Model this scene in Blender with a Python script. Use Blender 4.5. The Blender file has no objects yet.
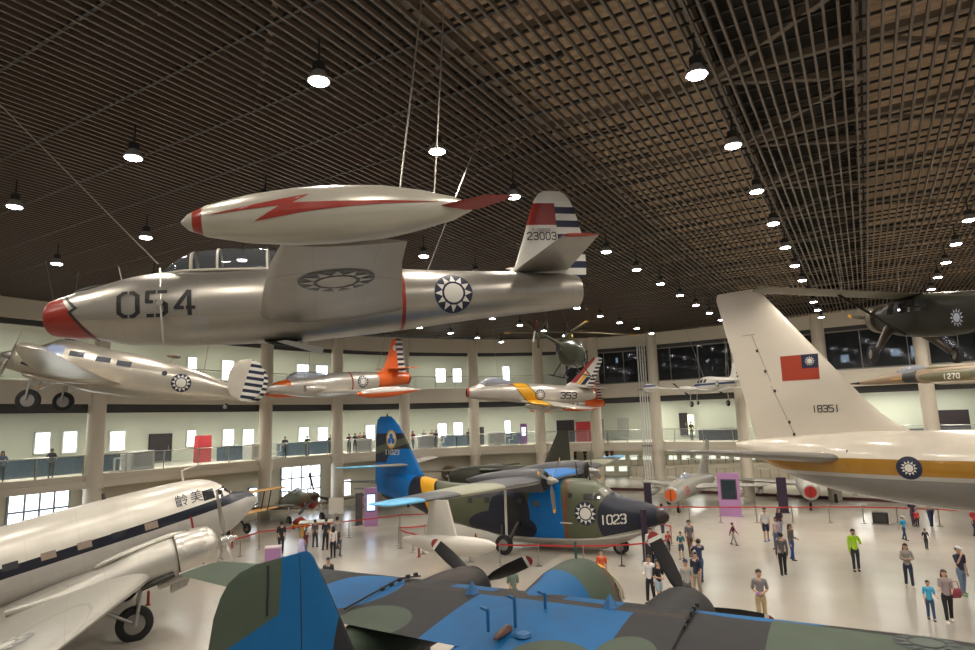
import bpy, bmesh, math, random
from math import sin, cos, pi, radians as RAD, hypot, atan2, sqrt
from mathutils import Vector, Matrix, Euler
from mathutils.bvhtree import BVHTree
random.seed(7)
S = bpy.context.scene
COL = S.collection
# ------------------------------------------------------------ camera, world, exposure
F_PX, PITCH, ROLL, CAM_H = 627.3, .14734, -.030574, 6.8
CX, CY = 487.5, 325.0
CAMP = Vector((0, 0, CAM_H))
_fw = Vector((0, cos(PITCH), sin(PITCH))); _r = Vector((1, 0, 0)); _u = _r.cross(_fw)
C_R = cos(ROLL)*_r + sin(ROLL)*_u; C_U = -sin(ROLL)*_r + cos(ROLL)*_u
cam = bpy.data.objects.new('camera', bpy.data.cameras.new('camera')); COL.objects.link(cam)
cam.data.sensor_width = 36; cam.data.lens = F_PX*36/975; cam.data.clip_end = 300; cam.data.clip_start = .1
M = Matrix.Identity(4)
for i in range(3): M[i][0] = C_R[i]; M[i][1] = C_U[i]; M[i][2] = -_fw[i]; M[i][3] = CAMP[i]
cam.matrix_world = M
S.camera = cam
W = bpy.data.worlds.new('world'); S.world = W; W.use_nodes = True
W.node_tree.nodes['Background'].inputs[0].default_value = (1, .93, .82, 1)
W.node_tree.nodes['Background'].inputs[1].default_value = .32
S.view_settings.view_transform = 'Standard'; S.view_settings.look = 'None'
S.view_settings.gamma = 1; S.view_settings.use_curve_mapping = False
S.view_settings.exposure = 0.2
LAMP_W = 520.0
LAMP_COL = (1, .915, .79)
LENS_E = 40.0
WIN_E = 3.5
TUBE_W = 90.0
# ------------------------------------------------------------ layout helpers
def ray(px, py): return _fw*F_PX + C_R*(px-CX) - C_U*(py-CY)
def onz(px, py, z=0.):
    d = ray(px, py); return CAMP + d*((z-CAM_H)/d.z)
def onY(px, py, Y):
    d = ray(px, py); return CAMP + d*(Y/d.y)
HY = RAD(30.72)                                   # the hall's long axis, clockwise from +Y
def wp(u, v, z=0.): return Vector((u*sin(HY)+v*cos(HY), u*cos(HY)-v*sin(HY), z))
FRONT = [(a*1.21, b*1.21) for a, b in [(-12,-32),(0,-31.8),(12,-31.7),(18,-31.75),(24,-31.9),(28,-31.7),(31,-31.1),(34,-30),(37,-28.3),(39.6,-26.5),(42,-24.3),(43.8,-22),(45,-19.8),(45.8,-17),(46,-14),(45.6,-8),(44.5,0),(43.5,12),(43,25)]]
def offpoly(o):
    out = []
    n = len(FRONT)
    for i, p in enumerate(FRONT):
        a = FRONT[max(i-1, 0)]; b = FRONT[min(i+1, n-1)]
        dx, dy = b[0]-a[0], b[1]-a[1]; l = hypot(dx, dy)
        out.append(wp(p[0]+dy/l*o, p[1]-dx/l*o))
    return out
def wallhit(px, py, o=0.):
    """point where the sight line through a pixel meets the hall wall line set back by o, and the wall's direction there"""
    d = ray(px, py); P = offpoly(o); best = None
    for a, b in zip(P, P[1:]):
        e = b-a; det = d.x*(-e.y)+e.x*d.y
        if abs(det) < 1e-9: continue
        t = (a.x*(-e.y)+e.x*a.y)/det; s = (d.x*a.y-d.y*a.x)/det
        if t > 0 and -1e-6 <= s <= 1+1e-6 and (best is None or t < best[0]): best = (t, e.normalized())
    return CAMP+d*best[0], best[1]
# ------------------------------------------------------------ materials
MATS = {}
def mat(name, col, rough=.5, metal=0., noise=0., nscale=3., spec=.5, emit=None, estr=0., alpha=None, coat=0., bump=0.):
    if name in MATS: return MATS[name]
    m = bpy.data.materials.new(name); m.use_nodes = True; MATS[name] = m
    N = m.node_tree.nodes; L = m.node_tree.links; b = N['Principled BSDF']
    b.inputs['Base Color'].default_value = (*col, 1); b.inputs['Roughness'].default_value = rough
    b.inputs['Metallic'].default_value = metal; b.inputs['Specular IOR Level'].default_value = spec
    b.inputs['Coat Weight'].default_value = coat; b.inputs['Coat Roughness'].default_value = .12
    if emit: b.inputs['Emission Color'].default_value = (*emit, 1); b.inputs['Emission Strength'].default_value = estr
    if alpha is not None: b.inputs['Alpha'].default_value = alpha
    if noise or bump:
        tc = N.new('ShaderNodeTexCoord'); nz = N.new('ShaderNodeTexNoise'); nz.inputs['Scale'].default_value = nscale; nz.inputs['Detail'].default_value = 4
        L.new(tc.outputs['Object'], nz.inputs['Vector'])
        if noise:
            mx = N.new('ShaderNodeMix'); mx.data_type = 'RGBA'; mx.inputs[6].default_value = (*[c*(1-noise) for c in col], 1); mx.inputs[7].default_value = (*[min(1, c*(1+noise)) for c in col], 1)
            L.new(nz.outputs['Fac'], mx.inputs[0]); L.new(mx.outputs[2], b.inputs['Base Color'])
        if bump:
            bp = N.new('ShaderNodeBump'); bp.inputs['Strength'].default_value = bump; L.new(nz.outputs['Fac'], bp.inputs['Height']); L.new(bp.outputs[0], b.inputs['Normal'])
    return m
def paint(name, base, regs, rough=.45, metal=0., spec=.5, panel=0., grime=.08, coat=0., metal_keep=True):
    """painted skin: base colour with hard-edged patches. regs: (colour, (region...)) later ones on top."""
    if name in MATS: return MATS[name]
    m = bpy.data.materials.new(name); m.use_nodes = True; MATS[name] = m
    N = m.node_tree.nodes; L = m.node_tree.links; b = N['Principled BSDF']
    b.inputs['Roughness'].default_value = rough; b.inputs['Specular IOR Level'].default_value = spec; b.inputs['Coat Weight'].default_value = coat
    tc = N.new('ShaderNodeTexCoord'); sp = N.new('ShaderNodeSeparateXYZ'); L.new(tc.outputs['Object'], sp.inputs[0])
    def math_(op, a, c=None):
        n = N.new('ShaderNodeMath'); n.operation = op
        for k, x in enumerate((a, c)):
            if x is None: continue
            if isinstance(x, (int, float)): n.inputs[k].default_value = x
            else: L.new(x, n.inputs[k])
        return n.outputs[0]
    def vm(op, a, c):
        n = N.new('ShaderNodeVectorMath'); n.operation = op
        L.new(a, n.inputs[0]); n.inputs[1].default_value = c
        return n
    def region(r):
        k = r[0]
        if k == 'box':
            out = None
            for ax in range(3):
                lim = r[1+ax]
                if lim is None: continue
                for v, op in ((lim[0], 'GREATER_THAN'), (lim[1], 'LESS_THAN')):
                    if v is None: continue
                    g = math_(op, sp.outputs[ax], v); out = g if out is None else math_('MULTIPLY', out, g)
            return out
        if k == 'ell':
            d = vm('SUBTRACT', tc.outputs['Object'], r[1]).outputs[0]; d = vm('DIVIDE', d, r[2]).outputs[0]
            n = N.new('ShaderNodeVectorMath'); n.operation = 'LENGTH'; L.new(d, n.inputs[0])
            return math_('LESS_THAN', n.outputs['Value'], 1.)
        if k == 'half': return math_('GREATER_THAN', vm('DOT_PRODUCT', tc.outputs['Object'], r[1]).outputs['Value'], r[2])
        if k == 'str':
            f = math_('FRACT', math_('DIVIDE', math_('SUBTRACT', sp.outputs[r[1]], r[3]-100*r[2]), r[2])); return math_('LESS_THAN', f, .5)
        if k == 'and':
            o = region(r[1])
            for q in r[2:]: o = math_('MULTIPLY', o, region(q))
            return o
        if k == 'not': return math_('SUBTRACT', 1., region(r[1]))
    col = N.new('ShaderNodeRGB'); col.outputs[0].default_value = (*base, 1); cur = col.outputs[0]; mk = None
    for c, r in regs:
        f = region(r); mx = N.new('ShaderNodeMix'); mx.data_type = 'RGBA'; L.new(f, mx.inputs[0]); L.new(cur, mx.inputs[6]); mx.inputs[7].default_value = (*c, 1); cur = mx.outputs[2]
        if metal > 0:
            keep = math_('SUBTRACT', 1., f); mk = keep if mk is None else math_('MULTIPLY', mk, keep)
    if metal > 0:
        if mk is None: b.inputs['Metallic'].default_value = metal
        else: L.new(math_('MULTIPLY', mk, metal), b.inputs['Metallic'])
    nz = N.new('ShaderNodeTexNoise'); nz.inputs['Scale'].default_value = 1.7; nz.inputs['Detail'].default_value = 5; L.new(tc.outputs['Object'], nz.inputs['Vector'])
    mr = N.new('ShaderNodeMapRange'); mr.inputs[1].default_value = .3; mr.inputs[2].default_value = .7; mr.inputs[3].default_value = 1-grime; mr.inputs[4].default_value = 1+grime*.5
    L.new(nz.outputs['Fac'], mr.inputs[0]); val = mr.outputs[0]
    if panel:
        for ax, per in ((0, panel), (2, panel*.55)):
            f = math_('FRACT', math_('DIVIDE', math_('ADD', sp.outputs[ax], 50.), per)); g = math_('GREATER_THAN', f, .012/per)
            g = math_('ADD', math_('MULTIPLY', g, .18), .82); val = math_('MULTIPLY', val, g)
    sc = N.new('ShaderNodeVectorMath'); sc.operation = 'SCALE'; L.new(cur, sc.inputs[0]); L.new(val, sc.inputs['Scale']); L.new(sc.outputs[0], b.inputs['Base Color'])
    rr = N.new('ShaderNodeMapRange'); rr.inputs[3].default_value = rough*.85; rr.inputs[4].default_value = rough*1.15; L.new(nz.outputs['Fac'], rr.inputs[0]); L.new(rr.outputs[0], b.inputs['Roughness'])
    return m
# ------------------------------------------------------------ mesh builder
def catmull(st, n):
    """resample a list of equal-length tuples with a monotone-ish spline; n segments between stations"""
    out = []
    for i in range(len(st)-1):
        p0 = st[max(i-1, 0)]; p1 = st[i]; p2 = st[i+1]; p3 = st[min(i+2, len(st)-1)]
        for k in range(n):
            t = k/n; row = []
            for a, b, c, d in zip(p0, p1, p2, p3):
                if (b-a)*(c-b) <= 0: m1 = 0
                else: m1 = (c-a)/2
                if (c-b)*(d-c) <= 0: m2 = 0
                else: m2 = (d-b)/2
                m1 = max(-3*abs(c-b), min(3*abs(c-b), m1)); m2 = max(-3*abs(c-b), min(3*abs(c-b), m2))
                row.append((2*t**3-3*t*t+1)*b+(t**3-2*t*t+t)*m1+(-2*t**3+3*t*t)*c+(t**3-t*t)*m2)
            out.append(tuple(row))
    out.append(tuple(st[-1])); return out
class MB:
    def __init__(s): s.v = []; s.f = []; s.m = []
    def add(s, vs, fs, mi=0):
        o = len(s.v); s.v += [tuple(x) for x in vs]; s.f += [tuple(i+o for i in f) for f in fs]; s.m += [mi]*len(fs); return s
    def rings(s, R, c0=True, c1=True, mi=0, closed=True):
        n = len(R[0]); vs = [p for r in R for p in r]; fs = []
        for i in range(len(R)-1):
            for j in range(n if closed else n-1):
                k = (j+1) % n; fs.append((i*n+j, i*n+k, (i+1)*n+k, (i+1)*n+j))
        if c0: fs.append(tuple(range(n))[::-1])
        if c1: fs.append(tuple((len(R)-1)*n+j for j in range(n)))
        return s.add(vs, fs, mi)
    def box(s, c, d, rz=0., mi=0, ax=None):
        hx, hy, hz = d[0]/2, d[1]/2, d[2]/2; vs = []
        for x, y, z in ((-hx,-hy,-hz),(hx,-hy,-hz),(hx,hy,-hz),(-hx,hy,-hz),(-hx,-hy,hz),(hx,-hy,hz),(hx,hy,hz),(-hx,hy,hz)):
            if ax: p = ax[0]*x+ax[1]*y+ax[2]*z; vs.append((c[0]+p[0], c[1]+p[1], c[2]+p[2]))
            else: vs.append((c[0]+x*cos(rz)-y*sin(rz), c[1]+x*sin(rz)+y*cos(rz), c[2]+z))
        return s.add(vs, [(3,2,1,0),(4,5,6,7),(0,1,5,4),(1,2,6,5),(2,3,7,6),(3,0,4,7)], mi)
    def tube(s, pts, r, n=8, mi=0, cap=True):
        pts = [Vector(p) for p in pts]; rs = r if isinstance(r, (list, tuple)) else [r]*len(pts); R = []
        d0 = (pts[1]-pts[0]).normalized(); up = Vector((0,0,1)) if abs(d0.z) < .9 else Vector((1,0,0)); a = d0.cross(up).normalized()
        for i, p in enumerate(pts):
            d = (pts[min(i+1, len(pts)-1)]-pts[max(i-1, 0)]).normalized(); a = (a-d*a.dot(d)).normalized(); b = d.cross(a)
            R.append([p+(a*cos(2*pi*j/n)+b*sin(2*pi*j/n))*rs[i] for j in range(n)])
        return s.rings(R, cap, cap, mi)
    def lathe(s, prof, c=(0,0,0), axis='x', n=24, mi=0):
        """prof: (axial, radius)"""
        R = []
        for a, r in prof:
            r = max(r, 1e-4); ring = []
            for j in range(n):
                t = 2*pi*j/n; p, q = r*cos(t), r*sin(t)
                if axis == 'x': ring.append((c[0]+a, c[1]+p, c[2]+q))
                elif axis == 'y': ring.append((c[0]+q, c[1]+a, c[2]+p))
                else: ring.append((c[0]+p, c[1]+q, c[2]+a))
            R.append(ring)
        return s.rings(R, True, True, mi)
    def body(s, st, n=28, seg=4, mi=0, y0=0., c0=True, c1=True):
        """st rows: x, zc, halfwidth, top, bottom, [exponent]"""
        st = [tuple(r)+(2.,) if len(r) == 5 else tuple(r) for r in st]; R = []
        for x, zc, w, ht, hb, e in catmull(st, seg):
            ring = []
            for j in range(n):
                t = 2*pi*j/n; cc, ss = cos(t), sin(t)
                ring.append((x, y0+w*math.copysign(abs(cc)**(2/e), cc), zc+(ht if ss > 0 else hb)*math.copysign(abs(ss)**(2/e), ss)))
            R.append(ring)
        return s.rings(R, c0, c1, mi)
    def foil(s, st, axis='y', n=10, mi=0, tip=True, seg=1):
        """st rows: span, xLE, other, chord, thick ratio. axis y: wing (other=z); axis z: fin (other=y)."""
        st = [tuple(r) for r in st]
        if tip:
            sp, xl, o, c, t = st[-1]; d = math.copysign(1, sp-st[-2][0]); w = c*.13
            st += [(sp+d*w*.6, xl-c*.06, o, c*.84, t*.85), (sp+d*w*.9, xl-c*.16, o, c*.6, t*.6), (sp+d*w, xl-c*.3, o, c*.3, t*.5)]
        R = []
        for sp, xl, o, c, t in st:
            up, lo = [], []
            for k in range(n+1):
                f = .5-.5*cos(pi*k/n); yt = 5*t*(.2969*sqrt(f)-.126*f-.3516*f*f+.2843*f**3-.1015*f**4)*c
                up.append((xl-f*c, yt)); lo.append((xl-f*c, -yt))
            ring = up+lo[-1:0:-1] if False else up+lo[n-1:0:-1]
            R.append([(x, sp, o+h) if axis == 'y' else (x, o+h, sp) for x, h in ring])
        return s.rings(R, True, True, mi)
    def poly(s, pts, t, axis=1, off=0., mi=0):
        """flat outline in the plane normal to axis, thickness t"""
        n = len(pts); vs = []
        for h in (-t/2, t/2):
            for p in pts:
                q = list(p); q.insert(axis, off+h); vs.append(q)
        return s.add(vs, [tuple(range(n)), tuple(range(2*n-1, n-1, -1))]+[(i, n+i, n+(i+1) % n, (i+1) % n) for i in range(n)], mi)
    def cut(s, keep):
        f2 = [(f, m) for f, m in zip(s.f, s.m) if keep(tuple(sum(s.v[i][k] for i in f)/len(f) for k in range(3)))]
        s.f = [f for f, m in f2]; s.m = [m for f, m in f2]; return s
    def mirror(s):
        o = len(s.v); s.v += [(x, -y, z) for x, y, z in s.v]; k = len(s.f); s.f += [tuple(i+o for i in f[::-1]) for f in s.f]; s.m += s.m[:k]; return s
    def flipy(s):
        s.v = [(x, -y, z) for x, y, z in s.v]; s.f = [f[::-1] for f in s.f]; return s
    def move(s, d): s.v = [(x+d[0], y+d[1], z+d[2]) for x, y, z in s.v]; return s
    def xf(s, M): s.v = [tuple(M @ Vector(p)) for p in s.v]; return s
    def bvh(s): return BVHTree.FromPolygons([Vector(p) for p in s.v], s.f)
    def build(s, name, mats, parent=None, smooth=True, ang=38, fix=True):
        me = bpy.data.meshes.new(name); me.from_pydata(s.v, [], s.f)
        if not isinstance(mats, (list, tuple)): mats = [mats]
        for m in mats: me.materials.append(m)
        if len(mats) > 1: me.polygons.foreach_set('material_index', s.m)
        if fix:
            bm = bmesh.new(); bm.from_mesh(me); bmesh.ops.recalc_face_normals(bm, faces=bm.faces); bm.to_mesh(me); bm.free()
        if smooth: me.shade_smooth(); me.set_sharp_from_angle(angle=RAD(ang))
        me.validate(); me.update()
        o = bpy.data.objects.new(name, me); COL.objects.link(o); o.parent = parent
        return o
def tag(o, label=None, cat=None, group=None, kind=None):
    if label: o['label'] = label
    if cat: o['category'] = cat
    if group: o['group'] = group
    if kind: o['kind'] = kind
    return o
def empty(name, loc=(0,0,0), rot=(0,0,0), label=None, cat=None, group=None, scale=1.):
    o = bpy.data.objects.new(name, None); COL.objects.link(o); o.location = loc; o.rotation_euler = rot; o.scale = (scale,)*3; o.empty_display_size = .2
    return tag(o, label, cat, group)
def copytree(o, parent=None):
    c = o.copy(); COL.objects.link(c); c.parent = parent
    for ch in o.children: copytree(ch, c)
    return c
def struct(name, mb, m, **k): return tag(mb.build(name, m, **k), kind='structure')
# ------------------------------------------------------------ markings laid on curved skins
def decal(polys, O, U, V, D, bv, off=.006, sub=.06):
    """polys: list of (points2d, mat). Laid on the surface bv along D. Quads/tris are subdivided to follow it."""
    mb = MB(); O, U, V, D = Vector(O), Vector(U), Vector(V), Vector(D).normalized()
    def land(p):
        w = O+U*p[0]+V*p[1]
        if bv is None: return w-D*off
        h = bv.ray_cast(w-D*4, D, 8)
        if h[0] is None: return w-D*off
        return h[0]-D*off
    for pts, mi in polys:
        if len(pts) == 3: pts = [pts[0], pts[1], pts[2], pts[2]]
        a, b, c, d = [Vector((p[0], p[1], 0)) for p in pts]
        n1 = max(1, int(max((b-a).length, (c-d).length)*U.length/sub+.5)); n2 = max(1, int(max((d-a).length, (c-b).length)*V.length/sub+.5))
        n1 = min(n1, 10); n2 = min(n2, 10)
        g = [[land((a.lerp(b, i/n1)).lerp(d.lerp(c, i/n1), j/n2)) for i in range(n1+1)] for j in range(n2+1)]
        vs = [p for r in g for p in r]; w = n1+1
        mb.add(vs, [(j*w+i, j*w+i+1, (j+1)*w+i+1, (j+1)*w+i) for j in range(n2) for i in range(n1)], mi)
    return mb
NAVY = mat('insignia_navy', (.012, .018, .05), .45)
WHITE = mat('insignia_white', (.72, .7, .64), .45)
BLACK = mat('marking_black', (.012, .012, .012), .5)
def rays2d(r0, r1, w, n=12, mi=1):
    out = []
    for k in range(n):
        t = 2*pi*k/n; a = (cos(t), sin(t)); b = (-a[1], a[0])
        out.append(([(a[0]*r0+b[0]*w, a[1]*r0+b[1]*w), (a[0]*r0-b[0]*w, a[1]*r0-b[1]*w), (a[0]*r1, a[1]*r1)], mi))
    return out
def disc2d(r, mi, n=16):
    out = []
    for k in range(n):
        t0, t1 = 2*pi*k/n, 2*pi*(k+1)/n
        out.append(([(0, 0), (0, 0), (r*cos(t1), r*sin(t1)), (r*cos(t0), r*sin(t0))], mi))
    return out
def roundel(parent, O, R, bv, U=(-1,0,0), V=(0,0,1), D=(0,-1,0), off=.008, colors=None, name='roundel', sun=1.):
    U = Vector(U)*R; V = Vector(V)*R
    a = decal(disc2d(1, 0, 32), O, U, V, D, bv, off, .07)
    b = decal([([(x*sun, y*sun) for x, y in pl], mi) for pl, mi in disc2d(.5, 1, 20)+rays2d(.6, .96, .15)], O, U, V, D, bv, off*2.5, .07)
    a.add(b.v, b.f, 1)
    return a.build(name, colors or [NAVY, WHITE], parent, smooth=False, fix=False)
DIG = {'0': [[(0,.15),(0,.85),(.15,1),(.45,1),(.6,.85),(.6,.15),(.45,0),(.15,0),(0,.15)]], '1': [[(.3,0),(.3,1)]],
 '2': [[(0,.85),(.15,1),(.45,1),(.6,.85),(.6,.6),(0,.15),(0,0),(.6,0)]], '3': [[(0,.88),(.12,1),(.48,1),(.6,.88),(.6,.62),(.48,.5),(.2,.5)],[(.48,.5),(.6,.38),(.6,.12),(.48,0),(.12,0),(0,.12)]],
 '4': [[(.6,.28),(0,.28),(.42,1)],[(.45,0),(.45,1)]], '5': [[(.6,1),(0,1),(0,.58),(.45,.58),(.6,.45),(.6,.13),(.45,0),(0,0)]],
 '7': [[(0,1),(.6,1),(.2,0)]], '8': [[(.12,.5),(0,.62),(0,.88),(.12,1),(.48,1),(.6,.88),(.6,.62),(.48,.5),(.12,.5),(0,.38),(0,.12),(.12,0),(.48,0),(.6,.12),(.6,.38),(.48,.5)]],
 'F': [[(0,0),(0,1),(.6,1)],[(0,.5),(.5,.5)]], '-': [[(.1,.5),(.5,.5)]], 'G': [[(.6,.85),(.45,1),(.15,1),(0,.85),(0,.15),(.15,0),(.6,0),(.6,.45),(.35,.45)]], 'A': [[(0,0),(.3,1),(.6,0)],[(.1,.35),(.5,.35)]],
 'B': [[(0,0),(0,1),(.5,.95),(.55,.6),(0,.5),(.6,.4),(.55,.05),(0,0)]], 'C': [[(.6,.85),(.45,1),(.15,1),(0,.85),(0,.15),(.15,0),(.45,0),(.6,.15)]]}
def text2d(txt, th=.17, gap=.28, mi=0, stencil=False):
    out = []; x = 0
    for ch in txt:
        if ch == ' ': x += .6; continue
        for pl in DIG[ch]:
            for a, b in zip(pl, pl[1:]):
                dx, dy = b[0]-a[0], b[1]-a[1]; l = hypot(dx, dy); ux, uy = dx/l, dy/l; e = th*.42 if not stencil else th*.3; nx, ny = -uy*th/2, ux*th/2
                A = (a[0]-ux*e+x, a[1]-uy*e); B = (b[0]+ux*e+x, b[1]+uy*e)
                if stencil and abs(ux) > .9 and l > .25:      # break in the horizontal bars
                    m = (a[0]+b[0])/2+x; y = a[1]; g = .03
                    s = 1 if ux > 0 else -1
                    out.append(([(A[0]+nx, A[1]+ny), (A[0]-nx, A[1]-ny), (m-s*g-nx, y-ny), (m-s*g+nx, y+ny)], mi)); A = (m+s*g, y)
                out.append(([(A[0]+nx, A[1]+ny), (A[0]-nx, A[1]-ny), (B[0]-nx, B[1]-ny), (B[0]+nx, B[1]+ny)], mi))
        x += (.6 if ch != '1' else .6)+gap
    return out, x-gap
def lettering(parent, txt, O, H, U, V, D, bv, m, name='number', th=.17, gap=.28, off=.012, stencil=False, wide=1.):
    """O is the lower corner where reading starts, U the reading direction"""
    p, w = text2d(txt, th, gap, 0, stencil)
    return decal(p, O, Vector(U)*H*wide, Vector(V)*H, D, bv, off, .07).build(name, m, parent, smooth=False, fix=False)
# ============================================================ THE HALL
CEIL, LAMPZ = 13.95, 13.08
M_WALL = mat('wall_paint', (.68,.64,.51), .7, noise=.04, nscale=.4)
M_WALLG = mat('wall_paint_green', (.60,.615,.50), .7, noise=.03, nscale=.4)
M_FASC = mat('concrete_paint', (.70,.64,.53), .65, noise=.05, nscale=.5)
M_COLM = mat('column_paint', (.72,.65,.53), .5, noise=.03, nscale=.6)
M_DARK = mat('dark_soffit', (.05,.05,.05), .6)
M_SLAT = mat('ceiling_slat', (.115,.087,.066), .40, spec=.6)
M_RUN = mat('ceiling_runner', (.03,.026,.023), .5)
M_ROOFT = mat('roof_tan', (.66,.50,.34), .7, noise=.12, nscale=.8)
M_ROOFD = mat('roof_dark', (.03,.025,.02), .8, noise=.3, nscale=.6)
M_STEEL = mat('roof_steel', (.30,.25,.20), .55)
M_WHITE = mat('white_enamel', (.75,.74,.70), .4)
M_METAL = mat('rail_metal', (.42,.41,.38), .35, .8)
M_GLASS = mat('rail_glass', (.5,.62,.66), .06, alpha=.14)
M_DAY = mat('daylight_pane', (.9,.95,1), .3, emit=(.86,.93,1), estr=WIN_E)
M_WFR = mat('window_frame', (.30,.36,.42), .5)
M_MAROON = mat('maroon_skirting', (.09,.03,.028), .5)
M_TUBE = mat('tube_glow', (.9,.9,1), .4, emit=(.82,.8,1), estr=9)
# floor: polished terrazzo-like screed with large darker and lighter fields
fm = mat('floor_polished', (.55,.50,.43), .16, spec=.55)
N = fm.node_tree.nodes; L = fm.node_tree.links; tc = N.new('ShaderNodeTexCoord')
n1 = N.new('ShaderNodeTexNoise'); n1.inputs['Scale'].default_value = .09; n1.inputs['Detail'].default_value = 3
n2 = N.new('ShaderNodeTexNoise'); n2.inputs['Scale'].default_value = 1.3; n2.inputs['Detail'].default_value = 6
for q in (n1, n2): L.new(tc.outputs['Object'], q.inputs['Vector'])
r1 = N.new('ShaderNodeValToRGB'); r1.color_ramp.elements[0].position = .38; r1.color_ramp.elements[0].color = (.33,.305,.27,1); r1.color_ramp.elements[1].position = .6; r1.color_ramp.elements[1].color = (.50,.455,.39,1)
L.new(n1.outputs['Fac'], r1.inputs[0])
mr = N.new('ShaderNodeMapRange'); mr.inputs[3].default_value = .16; mr.inputs[4].default_value = .30; L.new(n2.outputs['Fac'], mr.inputs[0]); L.new(mr.outputs[0], fm.node_tree.nodes['Principled BSDF'].inputs['Roughness'])
L.new(r1.outputs[0], fm.node_tree.nodes['Principled BSDF'].inputs['Base Color'])
P0, P1, P7 = offpoly(-.0), offpoly(.8), offpoly(16)
fl = MB(); outer = [(p.x, p.y, 0) for p in P7]+[(60, -25, 0), (-30, -25, 0)]
fl.add(outer, [tuple(range(len(outer)))]); struct('floor', fl, fm, smooth=False)
def ribbon(o0, o1, z0, z1, i0=0, i1=None):
    """solid strip following the hall's wall line between offsets o0..o1 and heights z0..z1"""
    A, B = offpoly(o0), offpoly(o1); i1 = len(A) if i1 is None else i1; R = []
    for a, b in zip(A[i0:i1], B[i0:i1]): R.append([(a.x,a.y,z0),(b.x,b.y,z0),(b.x,b.y,z1),(a.x,a.y,z1)])
    return MB().rings(R)
struct('wall_ground', ribbon(.8, 1.1, 0, 3.7, 0, 13), M_WALL, ang=60)
struct('wall_ground', ribbon(14.6, 14.9, 0, 3.7, 12), M_WALL, ang=60)
_a, _b = offpoly(.8)[12], offpoly(14.8)[12]
struct('wall_ground', MB().rings([[(_a.x,_a.y,0),(_b.x,_b.y,0),(_b.x,_b.y,3.7),(_a.x,_a.y,3.7)], [(_a.x-.2,_a.y+.2,0),(_b.x-.2,_b.y+.2,0),(_b.x-.2,_b.y+.2,3.7),(_a.x-.2,_a.y+.2,3.7)]]), M_WALL, smooth=False)
struct('trim_11', ribbon(6.8, 15, 3.62, 3.9, 12), M_FASC, ang=60)
struct('wall_gallery', ribbon(6.6, 6.9, 4.2, 8.2, 0, 15), M_WALLG, ang=60)
struct('wall_gallery', ribbon(4.6, 4.9, 4.2, 8.2, 14), M_WALLG, ang=60)
struct('wall_upper', ribbon(6.6, 6.9, 9.5, 14, 0, 13), M_WALLG, ang=60)
struct('wall_upper', ribbon(4.6, 4.9, 9.5, 14, 12), mat('upper_wall_shade', (.10,.11,.12), .6), ang=60)  # dark colour stands in for the shade of the unlit interior behind the glazing
struct('trim_1', ribbon(-.1, 6.8, 3.62, 4.28), M_FASC, ang=60)         # gallery deck
struct('trim_2', ribbon(-.25, 0., 3.55, 3.95), M_FASC, ang=60)
struct('trim_3', ribbon(-.1, 6.8, 8.3, 9.55), M_FASC, ang=60)          # upper deck
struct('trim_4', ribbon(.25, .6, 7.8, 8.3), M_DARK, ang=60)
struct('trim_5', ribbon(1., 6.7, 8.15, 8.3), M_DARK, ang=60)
struct('trim_6', ribbon(-.1, .7, 12.85, 14.1), M_FASC, ang=60)
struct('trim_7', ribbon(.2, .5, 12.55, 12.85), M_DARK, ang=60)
struct('trim_8', ribbon(.35, .6, 0, .22, 11), M_MAROON, ang=60)
# columns
COLS = [(17.3,-38.4),(19.9,-38.4)][1:]+[(14.2,-38.4),(31.9,-38.35),(38.2,-37.3),(43.8,-34.75),(49.1,-30.9),(53.1,-26.2),(55,-21.4),(55.5,-16),(55,-8.8),(54.3,-2.7),(53.5,3.7),(52.9,10.2),(8,-38.4)]
for k, (u, v) in enumerate(COLS):
    p = wp(u, v); c = MB().lathe([(0,.47),(14.0,.47)], p, 'z', 24); c.lathe([(3.5,.56),(4.35,.56)], p, 'z', 24)
    struct('trim_%d' % (20+k), c, M_COLM)
# ceiling: louvre slats along the hall, dark runners across, roof sheets and steel above
sl = MB()
vmax = 30
k = 0
v = -39.2
while v < 26:
    u1 = 56.2 if v > -17 else 56.2-((-17-v)/21.)**2*30
    a, b = wp(-8, v), wp(u1, v); d = (b-a).normalized(); nn = Vector((-d.y, d.x, 0))
    sl.box((a+b)/2+Vector((0,0,CEIL)), ((b-a).length, .05, .10), ax=(d, nn, Vector((0,0,1)))); v += .235
struct('ceiling', sl, M_SLAT, smooth=False)
rn = MB(); u = -6.
rnd = random.Random(3)
while u < 56:
    v0 = -39 if u < 30 else -39+(u-30)**1.5*.15
    a, b = wp(u, v0), wp(u, 26); d = (b-a).normalized(); nn = Vector((-d.y, d.x, 0))
    rn.box((a+b)/2+Vector((0,0,CEIL+.09)), ((b-a).length, .045, .05), ax=(d, nn, Vector((0,0,1)))); u += rnd.choice((.62, .62, 1.05, .5))
struct('ceiling', rn, M_RUN, smooth=False)
jb = MB(); u = 7.0-1.93*6                                           # joint strips between the slat lengths
while u < 56:
    v0 = -39 if u < 30 else -39+(u-30)**1.5*.15
    a, b = wp(u, v0), wp(u, -4.5); d = (b-a).normalized(); nn = Vector((-d.y, d.x, 0))
    jb.box((a+b)/2+Vector((0,0,CEIL+.0)), ((b-a).length, .07, .07), ax=(d, nn, Vector((0,0,1)))); u += 1.93
struct('ceiling', jb, M_RUN, smooth=False)
def rect(u0, u1, v0, v1, z, t=.05):
    a = [wp(u0,v0,z), wp(u1,v0,z), wp(u1,v1,z), wp(u0,v1,z)]
    return MB().rings([[tuple(p) for p in a], [(p.x,p.y,p.z+t) for p in a]])
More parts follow.
